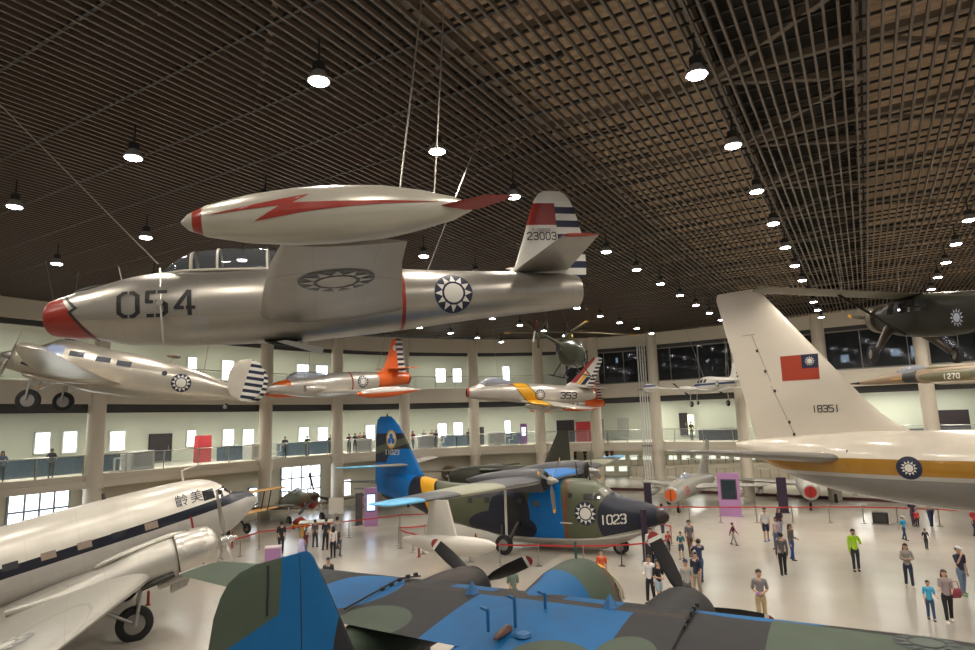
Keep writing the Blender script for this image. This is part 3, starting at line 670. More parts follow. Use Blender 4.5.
# ---------------------------------------------------------------- silver twin with striped oval fins
def twin45():
    q = pose('propeller_airplane', (-20.13,25.62,9.99), 197.3, 9.2, -1.1, 'silver twin-engined propeller airplane with striped oval fins, hung under the jet nose')
    silver = paint('twin_silver', (.58,.53,.45), [], rough=.32, metal=.7, panel=1.1, grime=.08)
    st = [(.2,-.15,.05,.05,.05),(0,-.15,.28,.22,.28),(-.6,-.1,.50,.42,.45),(-1.3,-.05,.62,.60,.62),(-1.7,0,.66,.78,.72),(-2.2,0,.70,1.02,.8),(-2.8,0,.72,1.02,.9),(-3.6,-.02,.72,.93,1.0),(-4.8,-.05,.70,.87,1.0),(-6.2,-.08,.60,.78,.88),(-7.6,-.1,.45,.58,.72),(-8.8,-.15,.28,.30,.50),(-9.6,-.2,.16,.2,.34),(-10.3,-.2,.04,.08,.12)]
    b = MB().body(st, 28, 3); bv = b.bvh(); b.build('fuselage', silver, q)
    glass = mat('twin_window', (.10,.11,.13), .08, spec=.9)
    bright = mat('window_bright', (.35,.42,.62), .1, spec=.9)
    for s in (1, -1):
        D = (0,-s,0); U = (-s,0,0)
        def win(x, z, w, h, name='window', m=glass): return decal([([(-w/2,-h/2),(w/2,-h/2),(w/2,h/2),(-w/2,h/2)], 0)], (x,0,z), U, (0,0,1), D, bv, .012, .1).build(name, m, q, smooth=False, fix=False)
        for x, z in ((-2.95,.45),(-3.95,.38),(-4.75,.33)):
            win(x, z, .56, .22)
        win(-2.15,.52,.62,.38,'cockpit_window', bright); win(-1.72,.42,.28,.30,'cockpit_window', bright)
        roundel(q, (-7.06,0,-.14), .40, bv, U, (0,0,1), D)
        decal(disc2d(.11,0,12), (-6.35,0,.17), U, (0,0,1), D, bv, .012).build('fuel_cap', NAVY, q, smooth=False, fix=False)
        # wing: thick centre section, tapering outer panels
        MB().foil([(s*.3,-2.1,-.55,2.7,.17),(s*2.0,-2.15,-.45,2.55,.16),(s*4.5,-2.5,-.18,1.9,.14),(s*6.6,-2.95,.12,1.2,.11),(s*7.1,-3.15,.18,.8,.09)], 'y', 12).build('wing', silver, q)
        # engine nacelle
        MB().body([(-1.3,0,.40,.40,.40),(-1.36,0,.50,.50,.50),(-1.55,0,.58,.58,.58),(-1.75,0,.58,.58,.58),(-2.2,-.05,.52,.50,.58),(-3.0,-.25,.42,.35,.5),(-3.8,-.42,.25,.2,.3),(-4.3,-.5,.05,.05,.06)], 26, 3, y0=s*1.95).build('engine_nacelle', silver, q)
        MB().lathe([(-.02,.05),(0,.36),(-.03,.42)], (-1.31,s*1.95,0), 'x', 24).build('engine_face', M_ENG, q)
        MB().tube([(-1.78,s*2.54,0),(-1.80,s*2.2,.5),(-1.8,s*1.95,.58)], .01, 6).build('cowl_seam', M_ENG, q)
        MB().tube([(-1.75,s*2.5,-.24),(-2.2,s*2.54,-.30),(-2.75,s*2.42,-.5)], [.05,.075,.06], 10).build('exhaust_pipe', M_COCK, q)
        MB().body([(-1.7,-.62,.10,.1,.1),(-2.1,-.68,.22,.12,.14),(-2.9,-.72,.2,.1,.12),(-3.3,-.72,.05,.05,.05)], 14, 3, y0=s*1.95).build('gear_fairing', silver, q)
        prop(q, (-1.12,s*1.95,0), 1.22, 2, RAD(118 if s > 0 else 100), .17, .16, .3, tip=M_YELP, blade=mat('blade_grey', (.42,.41,.38), .3, .7))
        wheel(q, (-2.1,s*1.95,-1.62), .43, .26)
        strut(q, [(-2.05,s*2.12,-1.6),(-2.05,s*2.12,-.7)], .045); strut(q, [(-2.05,s*1.78,-1.6),(-2.05,s*1.78,-.7)], .045); strut(q, [(-2.9,s*1.95,-.8),(-2.15,s*1.95,-1.35)], .03)
        stab = MB().foil([(0,-8.95,.22,1.15,.11),(s*2.1,-9.1,.22,1.0,.1)], 'y', 8, tip=False); stab.build('tailplane', silver, q)
        ftx = paint('twin_fin', (.60,.56,.47), [(WHT, ('half', (-1,0,-.12), 9.72)), (NVY, ('and', ('half', (-1,0,-.12), 9.72), ('str', 2, .27, .08)))], rough=.4, metal=.2)
        R_ = []
        for k in range(15):
            t = -1+2*k/14; c = sqrt(max(0, 1-t*t)); z = .32+.90*t; R_.append((z, -9.72+.72*c**.8-.05, s*2.1, max(.05, 1.42*c**.8), .07))
        MB().foil(R_, 'z', 10, tip=False).build('fin', ftx, q)
    wheel(q, (-8.95,0,-.92), .16, .1); strut(q, [(-8.75,0,-.5),(-8.95,.08,-.92)], .03)
    a = MB().lathe([(-.3,.02),(-.22,.08),(0,.11),(.22,.07),(.3,.02)], (-6.45,0,.98), 'x', 14); a.build('direction_finder', mat('fairing_brown', (.14,.11,.08), .5), q); MB().tube([(-6.4,0,.6),(-6.4,0,.95)], .05, 8).build('direction_finder_mast', silver, q)
    MB().box((-2.4,0,1.03), (.35,.3,.04)).build('roof_hatch', M_ENG, q, smooth=False)
    hang(q, [((-2.2,.5,1.0), (-.6,-.4)), ((-2.2,-.5,1.0), (-.2,.6)), ((-7.8,0,.5), (.6,0))], 'silver twin with oval fins')
twin45()
# ---------------------------------------------------------------- orange tailed trainer jet
def jet33(root):
    q = root
    sk = paint('trainer_skin', (.60,.56,.50), [(ORG, ('box', (None,-8.02), None, None)), (ORG, ('and', ('box', (-1.5,None), None, (.22,None)), ('half', (-.16,0,1), .42))), (RED, ('box', (-5.86,-5.76), None, None)), ((.25,.02,.02), ('box', (None,-10.75), None, None))], rough=.33, metal=.55, panel=1.2)
    st = [(0,.1,.03,.03,.03),(-.15,.12,.16,.15,.15),(-.8,.13,.38,.36,.36),(-1.6,.15,.50,.48,.55),(-2.6,.15,.56,.55,.72),(-3.8,.15,.60,.62,.82),(-5.2,.15,.66,.74,.85),(-6.6,.17,.64,.72,.82),(-8.0,.2,.56,.60,.66),(-9.4,.23,.48,.52,.52),(-10.9,.25,.36,.42,.42)]
    b = MB().body(st, 28, 3); bv = b.bvh(); b.build('fuselage', sk, q)
    MB().lathe([(-.02,.1),(.0,.34),(.02,.34)], (-10.92,0,.25), 'x', 20).build('exhaust', M_COCK, q)
    canopy(q, [(-1.35,.55,.1,.06),(-1.8,.6,.28,.36),(-2.3,.62,.32,.44),(-3.2,.62,.32,.42),(-4.0,.68,.2,.2)], frames=(-1.8,-2.6), m=mat('canopy_pale', (.35,.38,.45), .08, spec=.9, alpha=.75), bow=.03)
    for s in (1, -1):
        MB().foil([(s*.4,-3.3,-.42,2.8,.12),(s*5.5,-3.9,-.28,1.5,.10)], 'y', 10, tip=False).build('wing', sk, q)
        tk = paint('trainer_tank', (.64,.60,.54), [(ORG, ('half', (0,0,-1), .42)), (ORG, ('box', (-3.0,None), None, None))], rough=.35, metal=.3)
        MB().lathe([(0,.02),(-.15,.12),(-.8,.25),(-1.8,.32),(-2.6,.30),(-3.8,.16),(-4.7,.02)], (-2.7,s*5.75,-.42), 'x', 20).build('tip_tank', tk, q)
        MB().lathe([(0,.25),(-.1,.27),(-.5,.26),(-1.5,.1)], (-2.3,s*.62,-.05), 'x', 16).build('side_intake', sk, q)
        MB().foil([(s*.1,-9.1,.98,1.3,.09),(s*2.3,-9.6,.98,.7,.08)], 'y', 8).build('tailplane', paint('trainer_orange', ORG, [], rough=.4), q)
        roundel(q, (-6.62,0,.2), .42, bv, (-s,0,0), (0,0,1), (0,-s,0))
    fp = paint('trainer_fin', ORG, [(WHT, ('half', (-1,0,.06), 10.08)), (NVY, ('and', ('half', (-1,0,.06), 10.08), ('str', 2, .36, .1))), (WHT, ('ell', (-9.75,0,2.45), (.14,9,.2)))], rough=.4)
    f = MB().foil([(.7,-8.3,0,2.4,.08),(1.1,-8.75,0,1.9,.08),(2.0,-9.2,0,1.35,.08),(3.0,-9.55,0,.95,.07)], 'z', 10); f.build('fin', fp, q)
    return q
t33 = jet33(pose('jet_trainer', (-13.6,38.1,8.86), 225, -4, -2.6, 'silver jet trainer with orange tail and tip tanks, hung beside the striped oval fins'))
hang(t33, [((-3,0,.9), (0,0)), ((-8,.3,.9), (.8,.5))], 'orange-tailed jet trainer')
t2 = copytree(t33); t2.location = onY(604, 405, 57.5); t2.scale = (.70,)*3; t2.rotation_euler = (0, 0, RAD(196)); t2['label'] = 'small silver jet trainer with red tail, half hidden behind the jet numbered 353'
# its nose reaches back along its own axis
t2.location = t2.location + Vector((-cos(RAD(16))*-0, 0, 0)) + Vector((cos(RAD(196)), sin(RAD(196)), 0))*10.9*.70
hang(t2, [((-5,0,.9), (0,0))], 'red-tailed trainer behind the jet numbered 353')
# ---------------------------------------------------------------- swept wing fighter 353
def jet86():
    q = pose('jet_fighter', (-2.21,49.63,8.73), 193, 2.1, -10.9, 'silver swept-wing jet fighter with yellow band and number 353, hung beneath the helicopter')
    sk = paint('sabre_skin', (.60,.56,.50), [(YEL, ('and', ('half', (-1,0,.9), 4.88), ('half', (1,0,-.9), -6.05), ('box', (-8,-3), None, None))), (BLK, ('and', ('half', (-1,0,.9), 4.80), ('half', (1,0,-.9), -4.88), ('box', (-8,-3), None, None))), (BLK, ('and', ('half', (-1,0,.9), 6.05), ('half', (1,0,-.9), -6.13), ('box', (-8,-3), None, None))), ((.45,.06,.03), ('box', (-.56,None), None, None)), (RED, ('box', (-4.0,-1.0), None, (.83,.9)))], rough=.33, metal=.5, panel=1.3)
    st = [(-.4,.12,.34,.34,.32),(-.5,.12,.40,.40,.38),(-.9,.14,.48,.46,.48),(-1.5,.16,.56,.68,.58),(-2.6,.16,.62,.72,.64),(-4.2,.16,.68,.80,.72),(-6.3,.16,.72,.76,.90),(-8.3,.15,.68,.68,.76),(-9.8,.15,.54,.60,.62),(-11.1,.15,.38,.38,.36)]
    b = MB().body(st, 28, 3); bv = b.bvh(); b.build('fuselage', sk, q)
    MB().lathe([(.0,.31),(-.02,.30),(-.3,.2)], (-.388,0,.12), 'x', 20).build('intake', M_COCK, q)
    MB().lathe([(-.01,.1),(.0,.32),(.02,.34)], (-11.12,0,.16), 'x', 20).build('exhaust', M_COCK, q)
    canopy(q, [(-1.3,.78,.1,.06),(-1.8,.8,.3,.42),(-2.5,.84,.34,.54),(-3.4,.86,.30,.38),(-4.2,.9,.12,.1)], frames=(-1.85,), m=MATS['canopy_pale'], bow=.035)
    MB().body([(-1.6,.7,.2,.1,.1),(-2.2,.8,.26,.2,.1),(-3.6,.8,.26,.2,.1)], 12, 2).build('cockpit_sill', M_REDP, q)
    for s in (1, -1):
        MB().foil([(s*.4,-4.6,-.45,3.2,.10),(s*5.4,-7.3,-.12,1.6,.09)], 'y', 10).build('wing', sk, q)
        MB().foil([(s*.1,-9.6,.75,1.5,.09),(s*2.0,-10.6,.98,.8,.08)], 'y', 8).build('tailplane', sk, q)
        roundel(q, (-6.25,0,.15), .42, bv, (-s,0,0), (0,0,1), (0,-s,0))
        lettering(q, '353', (-8.0 if s > 0 else -9.45,0,-.12), .48, (-s,0,0), (0,0,1), (0,-s,0), bv, BLACK, 'number', .17, .22, wide=1.25)
    fp = paint('sabre_fin', (.66,.63,.58), [(RED, ('and', ('half', (1,0,.78), -8.62), ('box', (-11.0,None), None, (1.1,None)))), (YEL, ('and', ('half', (1,0,.78), -9.05), ('half', (-1,0,-.78), 8.75), ('box', None, None, (1.0,2.0)))), (NVY, ('and', ('half', (1,0,.78), -9.5), ('half', (-1,0,-.78), 9.1), ('box', None, None, (.95,1.6)))), (WHT, ('half', (-1,0,-.4), 10.1)), (NVY, ('and', ('half', (-1,0,-.4), 10.1), ('str', 2, .32, .05)))], rough=.4)
    MB().foil([(.8,-8.5,0,2.5,.08),(1.2,-9.1,0,2.0,.08),(3.1,-10.75,0,.95,.07)], 'z', 10).build('fin', fp, q)
    hang(q, [((-3,0,.9), (-.4,0)), ((-8.5,0,.8), (.4,0))], 'jet numbered 353')
jet86()
# ---------------------------------------------------------------- helicopter
def heli():
    q = pose('helicopter', onY(571, 354, 40), 58, -3, 0, 'dark green egg-shaped light helicopter with skids, hung above the jet numbered 353', 'helicopter')
    G = (.028,.032,.016); sk = paint('heli_green', G, [], rough=.3, grime=.15, coat=.1)
    MB().body([(1.55,-.25,.1,.1,.1),(1.4,-.2,.42,.45,.45),(.9,-.1,.68,.82,.70),(.2,0,.72,.98,.82),(-.5,.0,.68,.98,.80),(-1.1,.1,.50,.78,.66),(-1.6,.25,.28,.45,.42),(-2.0,.4,.14,.16,.16)], 26, 4).build('fuselage', sk, q)
    canopy(q, [(1.45,-.55,.32,.3),(1.2,-.5,.56,.85),(.7,-.42,.72,1.25),(.45,-.40,.745,1.36)], m=mat('heli_glass', (.12,.14,.13), .05, spec=1, alpha=.8), name='windscreen', fm=sk)
    MB().tube([(-1.6,0,.42),(-4.6,0,.78)], [.15,.06], 12).build('tail_boom', sk, q)
    for a in (.7, -.7, pi): MB().poly([(0,0),(.35,0),(.25,.95),(.02,.95)], .03).xf(Matrix.Translation((-4.6,0,.75)) @ Matrix.Rotation(a if a < 3 else pi, 4, 'X')).build('tail_fin', sk, q, smooth=False)
    hub = MB().lathe([(0,.1),(.1,.16),(.5,.06)], (0,0,1.0), 'z', 12).build('rotor_mast', mat('mast_yellow', (.35,.25,.05), .4), q)
    MB().lathe([(0,.05),(.02,.2),(.14,.2),(.18,.05)], (0,0,1.36), 'z', 14).build('rotor_head', M_ENG, q)
    for k in range(4):
        a = RAD(-52+90*k); M4 = Matrix.Rotation(a, 4, 'Z')
        b = MB().box((2.1,0,1.44-.0), (3.9,.17,.035)); b.v = [(x, y, z-.035*max(0, x-.3)) for x, y, z in b.v]; b.xf(M4).build('rotor_blade', mat('rotor_drab', (.20,.18,.10), .5), q, smooth=False)
        t = MB().box((4.1,0,1.44-.133), (.34,.18,.04)); t.xf(M4).build('rotor_blade_tip', M_YELP, q, smooth=False)
    for s in (1, -1):
        MB().tube([(1.5,s*.95,-1.25),(1.3,s*.95,-1.4),(-1.3,s*.95,-1.4)], .04, 8).build('skid', M_ENG, q)
        for x in (.8, -.7): MB().tube([(x*.8,s*.45,-.6),(x,s*.95,-1.4)], .04, 8).build('skid_leg', M_ENG, q)
    MB().lathe([(-.15,.17),(0,.19),(.1,.1)], (-1.75,.0,.05), 'x', 14).build('engine_exhaust', M_COCK, q)
    for a in (0.3, 0.3+pi): MB().box((0,0,.35), (.03,.1,.7)).xf(Matrix.Translation((-4.55,.18,.8)) @ Matrix.Rotation(a, 4, 'Y')).build('tail_rotor_blade', M_REDP if a < 1 else M_WHP, q, smooth=False)
    hang(q, [((-.1,0,1.5), (-.5,.3)), ((-3,0,.6), (-.3,0))], 'green helicopter')
heli()
# ---------------------------------------------------------------- white twin with tip tanks
def twin310():
    q = pose('light_airplane', (16.9,52,8.5), 99, .9, 0, 'small white twin-engined airplane with blue stripe and striped rudder, hung by the white columns', scale=.85)
    sk = paint('light_white', (.74,.72,.66), [((.02,.04,.14), ('box', (-7.5,-.5), None, (.42,.60)))], rough=.35)
    b = MB().body([(.4,.2,.04,.04,.04),(.2,.2,.22,.2,.2),(-.6,.25,.45,.4,.42),(-1.2,.3,.56,.62,.5),(-2.1,.35,.6,.88,.56),(-3.4,.4,.6,.82,.55),(-5,.5,.46,.56,.42),(-6.6,.6,.26,.32,.3),(-8.1,.62,.08,.1,.1)], 24, 3); bv = b.bvh(); b.build('fuselage', sk, q)
    for s in (1, -1):
        MB().foil([(s*.4,-1.9,-.05,1.8,.14),(s*5.3,-2.1,.3,1.2,.12)], 'y', 10, tip=False).build('wing', sk, q)
        MB().body([(-.9,.33,.05,.05,.05),(-1.3,.33,.3,.3,.3),(-2.2,.33,.38,.36,.36),(-3.4,.33,.2,.2,.2),(-4.0,.33,.03,.03,.03)], 18, 3, y0=s*5.5).build('tip_tank', sk, q)
        MB().body([(-.9,.15,.22,.22,.22),(-1.4,.15,.36,.32,.3),(-2.6,.12,.34,.26,.3),(-4.2,.1,.1,.05,.08)], 16, 3, y0=s*1.8).build('engine_nacelle', sk, q)
        prop(q, (-.8,s*1.8,.15), .98, 2, RAD(38), .16, .14, .25)
        wheel(q, (-2.8,s*1.8,-1.25), .27, .18); strut(q, [(-2.75,s*1.8,-.1),(-2.8,s*1.95,-1.25)], .05)
        MB().foil([(s*.05,-7.0,.68,1.1,.1),(s*2.4,-7.35,.72,.7,.09)], 'y', 8).build('tailplane', sk, q)
        for x in (-1.75,-2.4,-3.1): decal([([(-.25,-.16),(.25,-.16),(.25,.16),(-.25,.16)],0)], (x,0,.82), (-s,0,0), (0,0,1), (0,-s,0), bv, .012).build('window', MATS['twin_window'], q, smooth=False, fix=False)
        roundel(q, (-5.1,0,.48), .26, bv, (-s,0,0), (0,0,1), (0,-s,0))
    decal([([(-.4,-.18),(.4,-.18),(.3,.2),(-.3,.2)],0)], (-1.1,0,.85), (0,-1,0), (-.5,0,.9), (-.9,0,-.5), bv, .012).build('windscreen', MATS['twin_window'], q, smooth=False, fix=False)
    wheel(q, (-.5,0,-1.15), .2, .12); strut(q, [(-.45,0,-.1),(-.5,.1,-1.15)], .04)
    MB().foil([(.8,-6.0,0,2.2,.09),(1.15,-6.7,0,1.55,.09),(2.75,-7.4,0,.8,.07)], 'z', 8).build('fin', paint('light_fin', (.74,.72,.66), [(NVY, ('and', ('half', (-1,0,-.0), 7.72), ('str', 2, .3, .02)))], rough=.4), q)
    hang(q, [((-2.0,0,1.2), (-1.5,-.5)), ((-6,0,1), (.2,0))], 'white twin by the columns')
twin310()
# ---------------------------------------------------------------- dark green high wing airplane
def helio():
    q = pose('high_wing_airplane', (16.87,25.52,10.28), 81.6, 5.4, 3.1, 'dark green high-wing propeller airplane with white sun insignia, hung above the white tail')
    G = (.035,.033,.022); sk = paint('drab_green', (.022,.021,.014), [], rough=.45, grime=.2, spec=.15); cowl = paint('drab_bright', (.11,.09,.06), [], rough=.35, metal=.2)
    b = MB().body([(1.15,.12,.48,.50,.50,2.4),(.3,.08,.56,.58,.62,2.6),(-.3,.05,.60,.80,.70,3),(-1.5,.03,.62,.84,.78,3.4),(-3.0,.02,.55,.76,.80,3.2),(-5,0,.34,.6,.66,2.8),(-8,.05,.12,.3,.3,2.2),(-9.2,.1,.04,.2,.1)], 28, 3); bv = b.bvh(); b.build('fuselage', sk, q)
    MB().lathe([(.62,.06),(.72,.30),(.70,.50),(.55,.60),(.1,.64),(0,.62)], (1.1,0,.12), 'x', 26).build('engine_cowling', cowl, q)
    MB().lathe([(-.05,.2),(0,.40),(.02,.05)], (1.80,0,.12), 'x', 20).build('engine_face', M_ENG, q)
    prop(q, (1.86,0,.14), 1.22, 2, RAD(6), .2, .16, .42, tip=M_YELP, hubm=cowl, blade=mat('blade_drab', (.10,.09,.07), .4))
    wg = paint('wing_drab', (.12,.105,.07), [], rough=.45)
    for s in (1, -1):
        MB().foil([(s*.0,-.45,.86,1.85,.13),(s*5.75,-.75,1.12,1.85,.12)], 'y', 12).build('wing', wg, q)
        MB().tube([(-1.75,s*.58,-.66),(-1.6,s*2.9,.90)], .05, 10).build('wing_strut', sk, q)
        MB().tube([(-.3,s*.5,-.4),(-.8,s*.95,-.85),(-1.15,s*1.35,-1.35)], [.2,.14,.1], 10).build('gear_leg', mat('leg_brown', (.065,.05,.036), .4), q)
        wheel(q, (-1.2,s*1.5,-1.42), .33, .24)
        MB().foil([(s*.05,-7.9,.3,1.2,.08),(s*2.3,-8.0,.3,1.0,.08)], 'y', 8).build('tailplane', sk, q)
        # insignia: white sun and rays on the dark side
        p = disc2d(.16,0,16)+[([(pt[0]*.33, pt[1]*.33) for pt in pl], 0) for pl, _ in rays2d(.6,1,.13)]
        decal(p, (-4.72,0,-.18), (-s,0,0), (0,0,1), (0,-s,0), bv, .014).build('insignia', mat('pale_insignia', (.42,.46,.55), .4), q, smooth=False, fix=False)
        for x, z, w, h in ((-.65,.42,.5,.5),(-1.75,.42,.9,.46),(-2.85,.4,.8,.42)):
            decal([([(-w/2,-h/2),(w/2,-h/2),(w/2,h/2),(-w/2,h/2)],0)], (x,0,z), (-s,0,0), (0,0,1), (0,-s,0), bv, .01).build('side_window', mat('dark_window', (.02,.022,.025), .04, spec=1), q, smooth=False, fix=False)
    decal([([(-.5,-.25),(.5,-.25),(.5,.25),(-.5,.25)],0)], (.2,0,.72), (0,1,0), (-.6,0,.8), (-.8,0,-.6), bv, .012).build('windscreen', mat('windscreen_grey', (.13,.13,.12), .1, spec=.8), q, smooth=False, fix=False)
    MB().foil([(.2,-7.0,0,2.0,.08),(1.9,-8.2,0,.9,.07)], 'z', 8).build('fin', sk, q)
    hang(q, [((-1.2,.5,1.0), (.3,.2)), ((-1.0,2.5,1.0), (-.3,-.4)), ((-6,0,.5), (0,-.3))], 'dark green high-wing airplane')
helio()
# ---------------------------------------------------------------- camouflaged fighter 1270
def jet5():
    q = pose('jet_fighter', (24.05,42.17,8.3), 108.7, 0, 0, 'needle-nosed tan and green camouflaged jet numbered 1270, hung behind the white airliner')
    T = (.30,.21,.13); sk = paint('camo_tan', T, [((.13,.12,.06), ('ell', (-7.2,0,.1), (1.9,3,.32))), ((.17,.15,.07), ('ell', (-5.9,0,.75), (1.2,3,.22))), ((.03,.03,.028), ('box', (-5.0,-4.1), None, (None,.6))), (YEL, ('box', (-4.1,-3.4), None, (.08,.14))), (BLK, ('box', (-.9,None), None, None)), ((.10,.095,.05), ('ell', (-10,0,.2), (1.8,3,.6)))], rough=.45, grime=.12)
    b = MB().body([(.8,.0,.015,.015,.015),(0,.02,.03,.03,.03),(-1.5,.05,.22,.16,.18),(-3,.08,.36,.36,.26),(-4.3,.1,.42,.5,.30),(-6,.1,.48,.5,.34),(-9,.1,.5,.46,.42),(-12,.1,.5,.42,.42),(-13.8,.1,.42,.38,.38)], 24, 3); bv = b.bvh(); b.build('fuselage', sk, q)
    canopy(q, [(-3.3,.36,.1,.05),(-3.9,.42,.26,.34),(-4.6,.46,.28,.42),(-5.5,.5,.14,.2)], frames=(-3.9,), m=MATS['canopy_pale'])
    MB().body([(-5.2,.5,.1,.08,.08),(-5.8,.55,.2,.18,.1),(-9,.5,.16,.1,.1)], 14, 3).build('dorsal_spine', sk, q)
    for s in (1, -1):
        c = MB().body([(-5.4,.02,.20,.30,.28),(-6,.02,.28,.34,.32),(-8.5,.02,.30,.34,.34),(-12,.05,.2,.25,.25)], 18, 3, y0=s*.55); cb = c.bvh(); c.build('side_intake', sk, q)
        MB().foil([(s*.7,-6.4,-.34,3.2,.05),(s*3.9,-8.3,-.38,1.0,.05)], 'y', 8).build('wing', mat('wing_pale', (.50,.44,.34), .4), q)
        lettering(q, '1270', (-6.9 if s > 0 else -8.3,0,-.10), .26, (-s,0,0), (0,0,1), (0,-s,0), cb, WHITE, 'number', .2, .35)
        MB().lathe([(0,.02),(-.02,.15),(-.3,.15)], (-5.42,s*.62,.02), 'x', 12).build('intake_cover', M_WHP, q)
        MB().foil([(s*.3,-11.8,-.1,1.8,.05),(s*2.2,-12.8,-.2,.7,.05)], 'y', 8).build('tailplane', sk, q)
    MB().foil([(.4,-10.2,0,3.2,.06),(3.0,-12.8,0,1.1,.05)], 'z', 8).build('fin', sk, q)
    hang(q, [((-5.6,0,.7), (0,0)), ((-9,0,.6), (.2,0))], 'camouflaged jet numbered 1270')
jet5()
# ---------------------------------------------------------------- white airliner tail on the floor
def airliner():
    q = pose('airliner', (12.6,30.5,4.3), -45, 0, 0, 'big white airliner with gold band and a flag and 18351 on its tail fin')
    GOLD = (.36,.175,.016)
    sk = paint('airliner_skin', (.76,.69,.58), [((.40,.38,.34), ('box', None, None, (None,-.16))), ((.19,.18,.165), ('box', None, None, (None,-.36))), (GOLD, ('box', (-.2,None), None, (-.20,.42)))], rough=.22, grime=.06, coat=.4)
    st = [(-.9,.85,.10,.12,.12),(-.3,.78,.24,.28,.22),(.5,.6,.48,.55,.55),(1.6,.45,.80,.80,.95),(3.0,.32,1.15,1.05,1.28),(4.5,.25,1.42,1.22,1.48),(6.2,.15,1.62,1.34,1.62),(8.2,.05,1.74,1.46,1.66),(11,.0,1.86,1.66,1.8),(15,0,1.88,1.88,1.9),(32,0,1.88,1.88,1.9)]
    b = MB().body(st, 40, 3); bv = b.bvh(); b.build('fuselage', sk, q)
    fin = mat('airliner_fin', (.74,.67,.56), .35, noise=.03, nscale=.6)
    F_ = [(.9,6.9,0,6.8,.07),(1.25,6.75,0,6.71,.07),(1.75,5.95,0,6.0,.08),(2.2,5.42,0,5.57,.085),(2.8,4.87,0,5.14,.09),(8.05,.98,0,2.30,.09),(8.25,.80,0,2.08,.08),(8.34,.62,0,1.85,.06)]
    f = MB().foil([(z, x, o, c, t) for z, x, o, c, t in F_], 'z', 14, tip=False); fb = f.bvh(); f.build('fin', fin, q)
    ln = mat('seam_line', (.25,.22,.18), .6)
    sd = MB()
    def line(a, b, w=.012):
        pts = []
        for k in range(9):
            t = k/8; x = a[0]+(b[0]-a[0])*t; z = a[1]+(b[1]-a[1])*t; h = fb.ray_cast(Vector((x,-3,z)), Vector((0,1,0)), 6)
            if h[0]: pts.append(h[0])
        if len(pts) > 1: sd.tube(pts, w, 5)
    line((-.15,6.1),(.05,6.1)); line((.35,6.1),(1.05,3.8)); line((1.05,3.6),(1.9,1.3)); line((.05,1.3),(-.55,4.0)); line((-.15,6.1),(.5,6.1))
    sd.build('rudder_seam', ln, q)
    for x, z in ((.55,5.3),(.85,4.3),(1.2,3.35),(1.72,1.9),(1.88,1.35)):
        h = fb.ray_cast(Vector((x,-3,z)), Vector((0,1,0)), 6)
        if h[0]: MB().box(h[0]+Vector((0,-.03,0)), (.09,.06,.13)).build('hinge', M_ENG, q, smooth=False)
    for s in (1, -1):
        ux = 1 if s > 0 else -1
        def dq(u0, u1, v0, v1, mi): return ([(u0,v0),(u1,v0),(u1,v1),(u0,v1)], mi)
        # flag: red field with blue canton in the upper hoist toward the nose
        fl_ = decal([dq(0,1.62,0,1.15,0)], (1.6 if s > 0 else 3.22,0,3.78), (ux,0,0), (0,0,1), (0,s,0), fb, .012)
        ca = decal([dq(.92,1.62,.52,1.15,1)], (1.6 if s > 0 else 3.22,0,3.78), (ux,0,0), (0,0,1), (0,s,0), fb, .02)
        if s < 0: ca = decal([dq(0,.70,.52,1.15,1)], (3.22,0,3.78), (-1,0,0), (0,0,1), (0,-1,0), fb, .02)
        sn = decal([([(p[0]*.22, p[1]*.22) for p in pl], 2) for pl, _ in disc2d(.5,2,16)+rays2d(.6,1,.14)], (2.87,0,4.62), (ux,0,0), (0,0,1), (0,s,0), fb, .028)
        fl_.add(ca.v, ca.f, 1); fl_.add(sn.v, sn.f, 2); fl_.build('flag_emblem', [mat('flag_red', (.40,.05,.02), .4), NAVY, WHITE], q, smooth=False, fix=False)
        lettering(q, '18351', (2.78 if s > 0 else 3.9,0,2.32), .29, (ux,0,0), (0,0,1), (0,s,0), fb, BLACK, 'serial_number', .15, .2)
        roundel(q, (6.5,0,.11), .44, bv, (ux,0,0), (0,0,1), (0,s,0), .012, sun=.68)
        # tailplane
        MB().foil([(-s*.6,4.5,.34,3.6,.13),(-s*6.25,.35,.90,1.5,.12)], 'y', 12).build('tailplane', mat('tailplane_grey', (.20,.19,.17), .35, .1), q)
        MB().foil([(-s*9,20,-1.2,5.5,.11),(-s*1.2,24.5,-1.5,8.5,.12)], 'y', 10, tip=False).build('wing', MATS['tailplane_grey'], q)
    MB().tube([(4.3,-1.28,.75),(4.3,-1.36,.1)], .03, 6).build('static_probe', M_ENG, q)
    # main gear far forward, outside the picture
    for s in (1, -1):
        for x in (14.2, 15.6): wheel(q, (x,s*2.6,-3.75), .55, .4)
        strut(q, [(14.9,s*2.6,-1.2),(14.9,s*2.6,-3.6)], .14)
    MB().tube([(2.2,-.2,-.6),(2.2,-.2,-.62)], .02, 6)
    strut(q, [(31,0,-1.8),(31,0,-3.7)], .12); wheel(q, (31,.0,-3.75), .55, .4)
airliner()
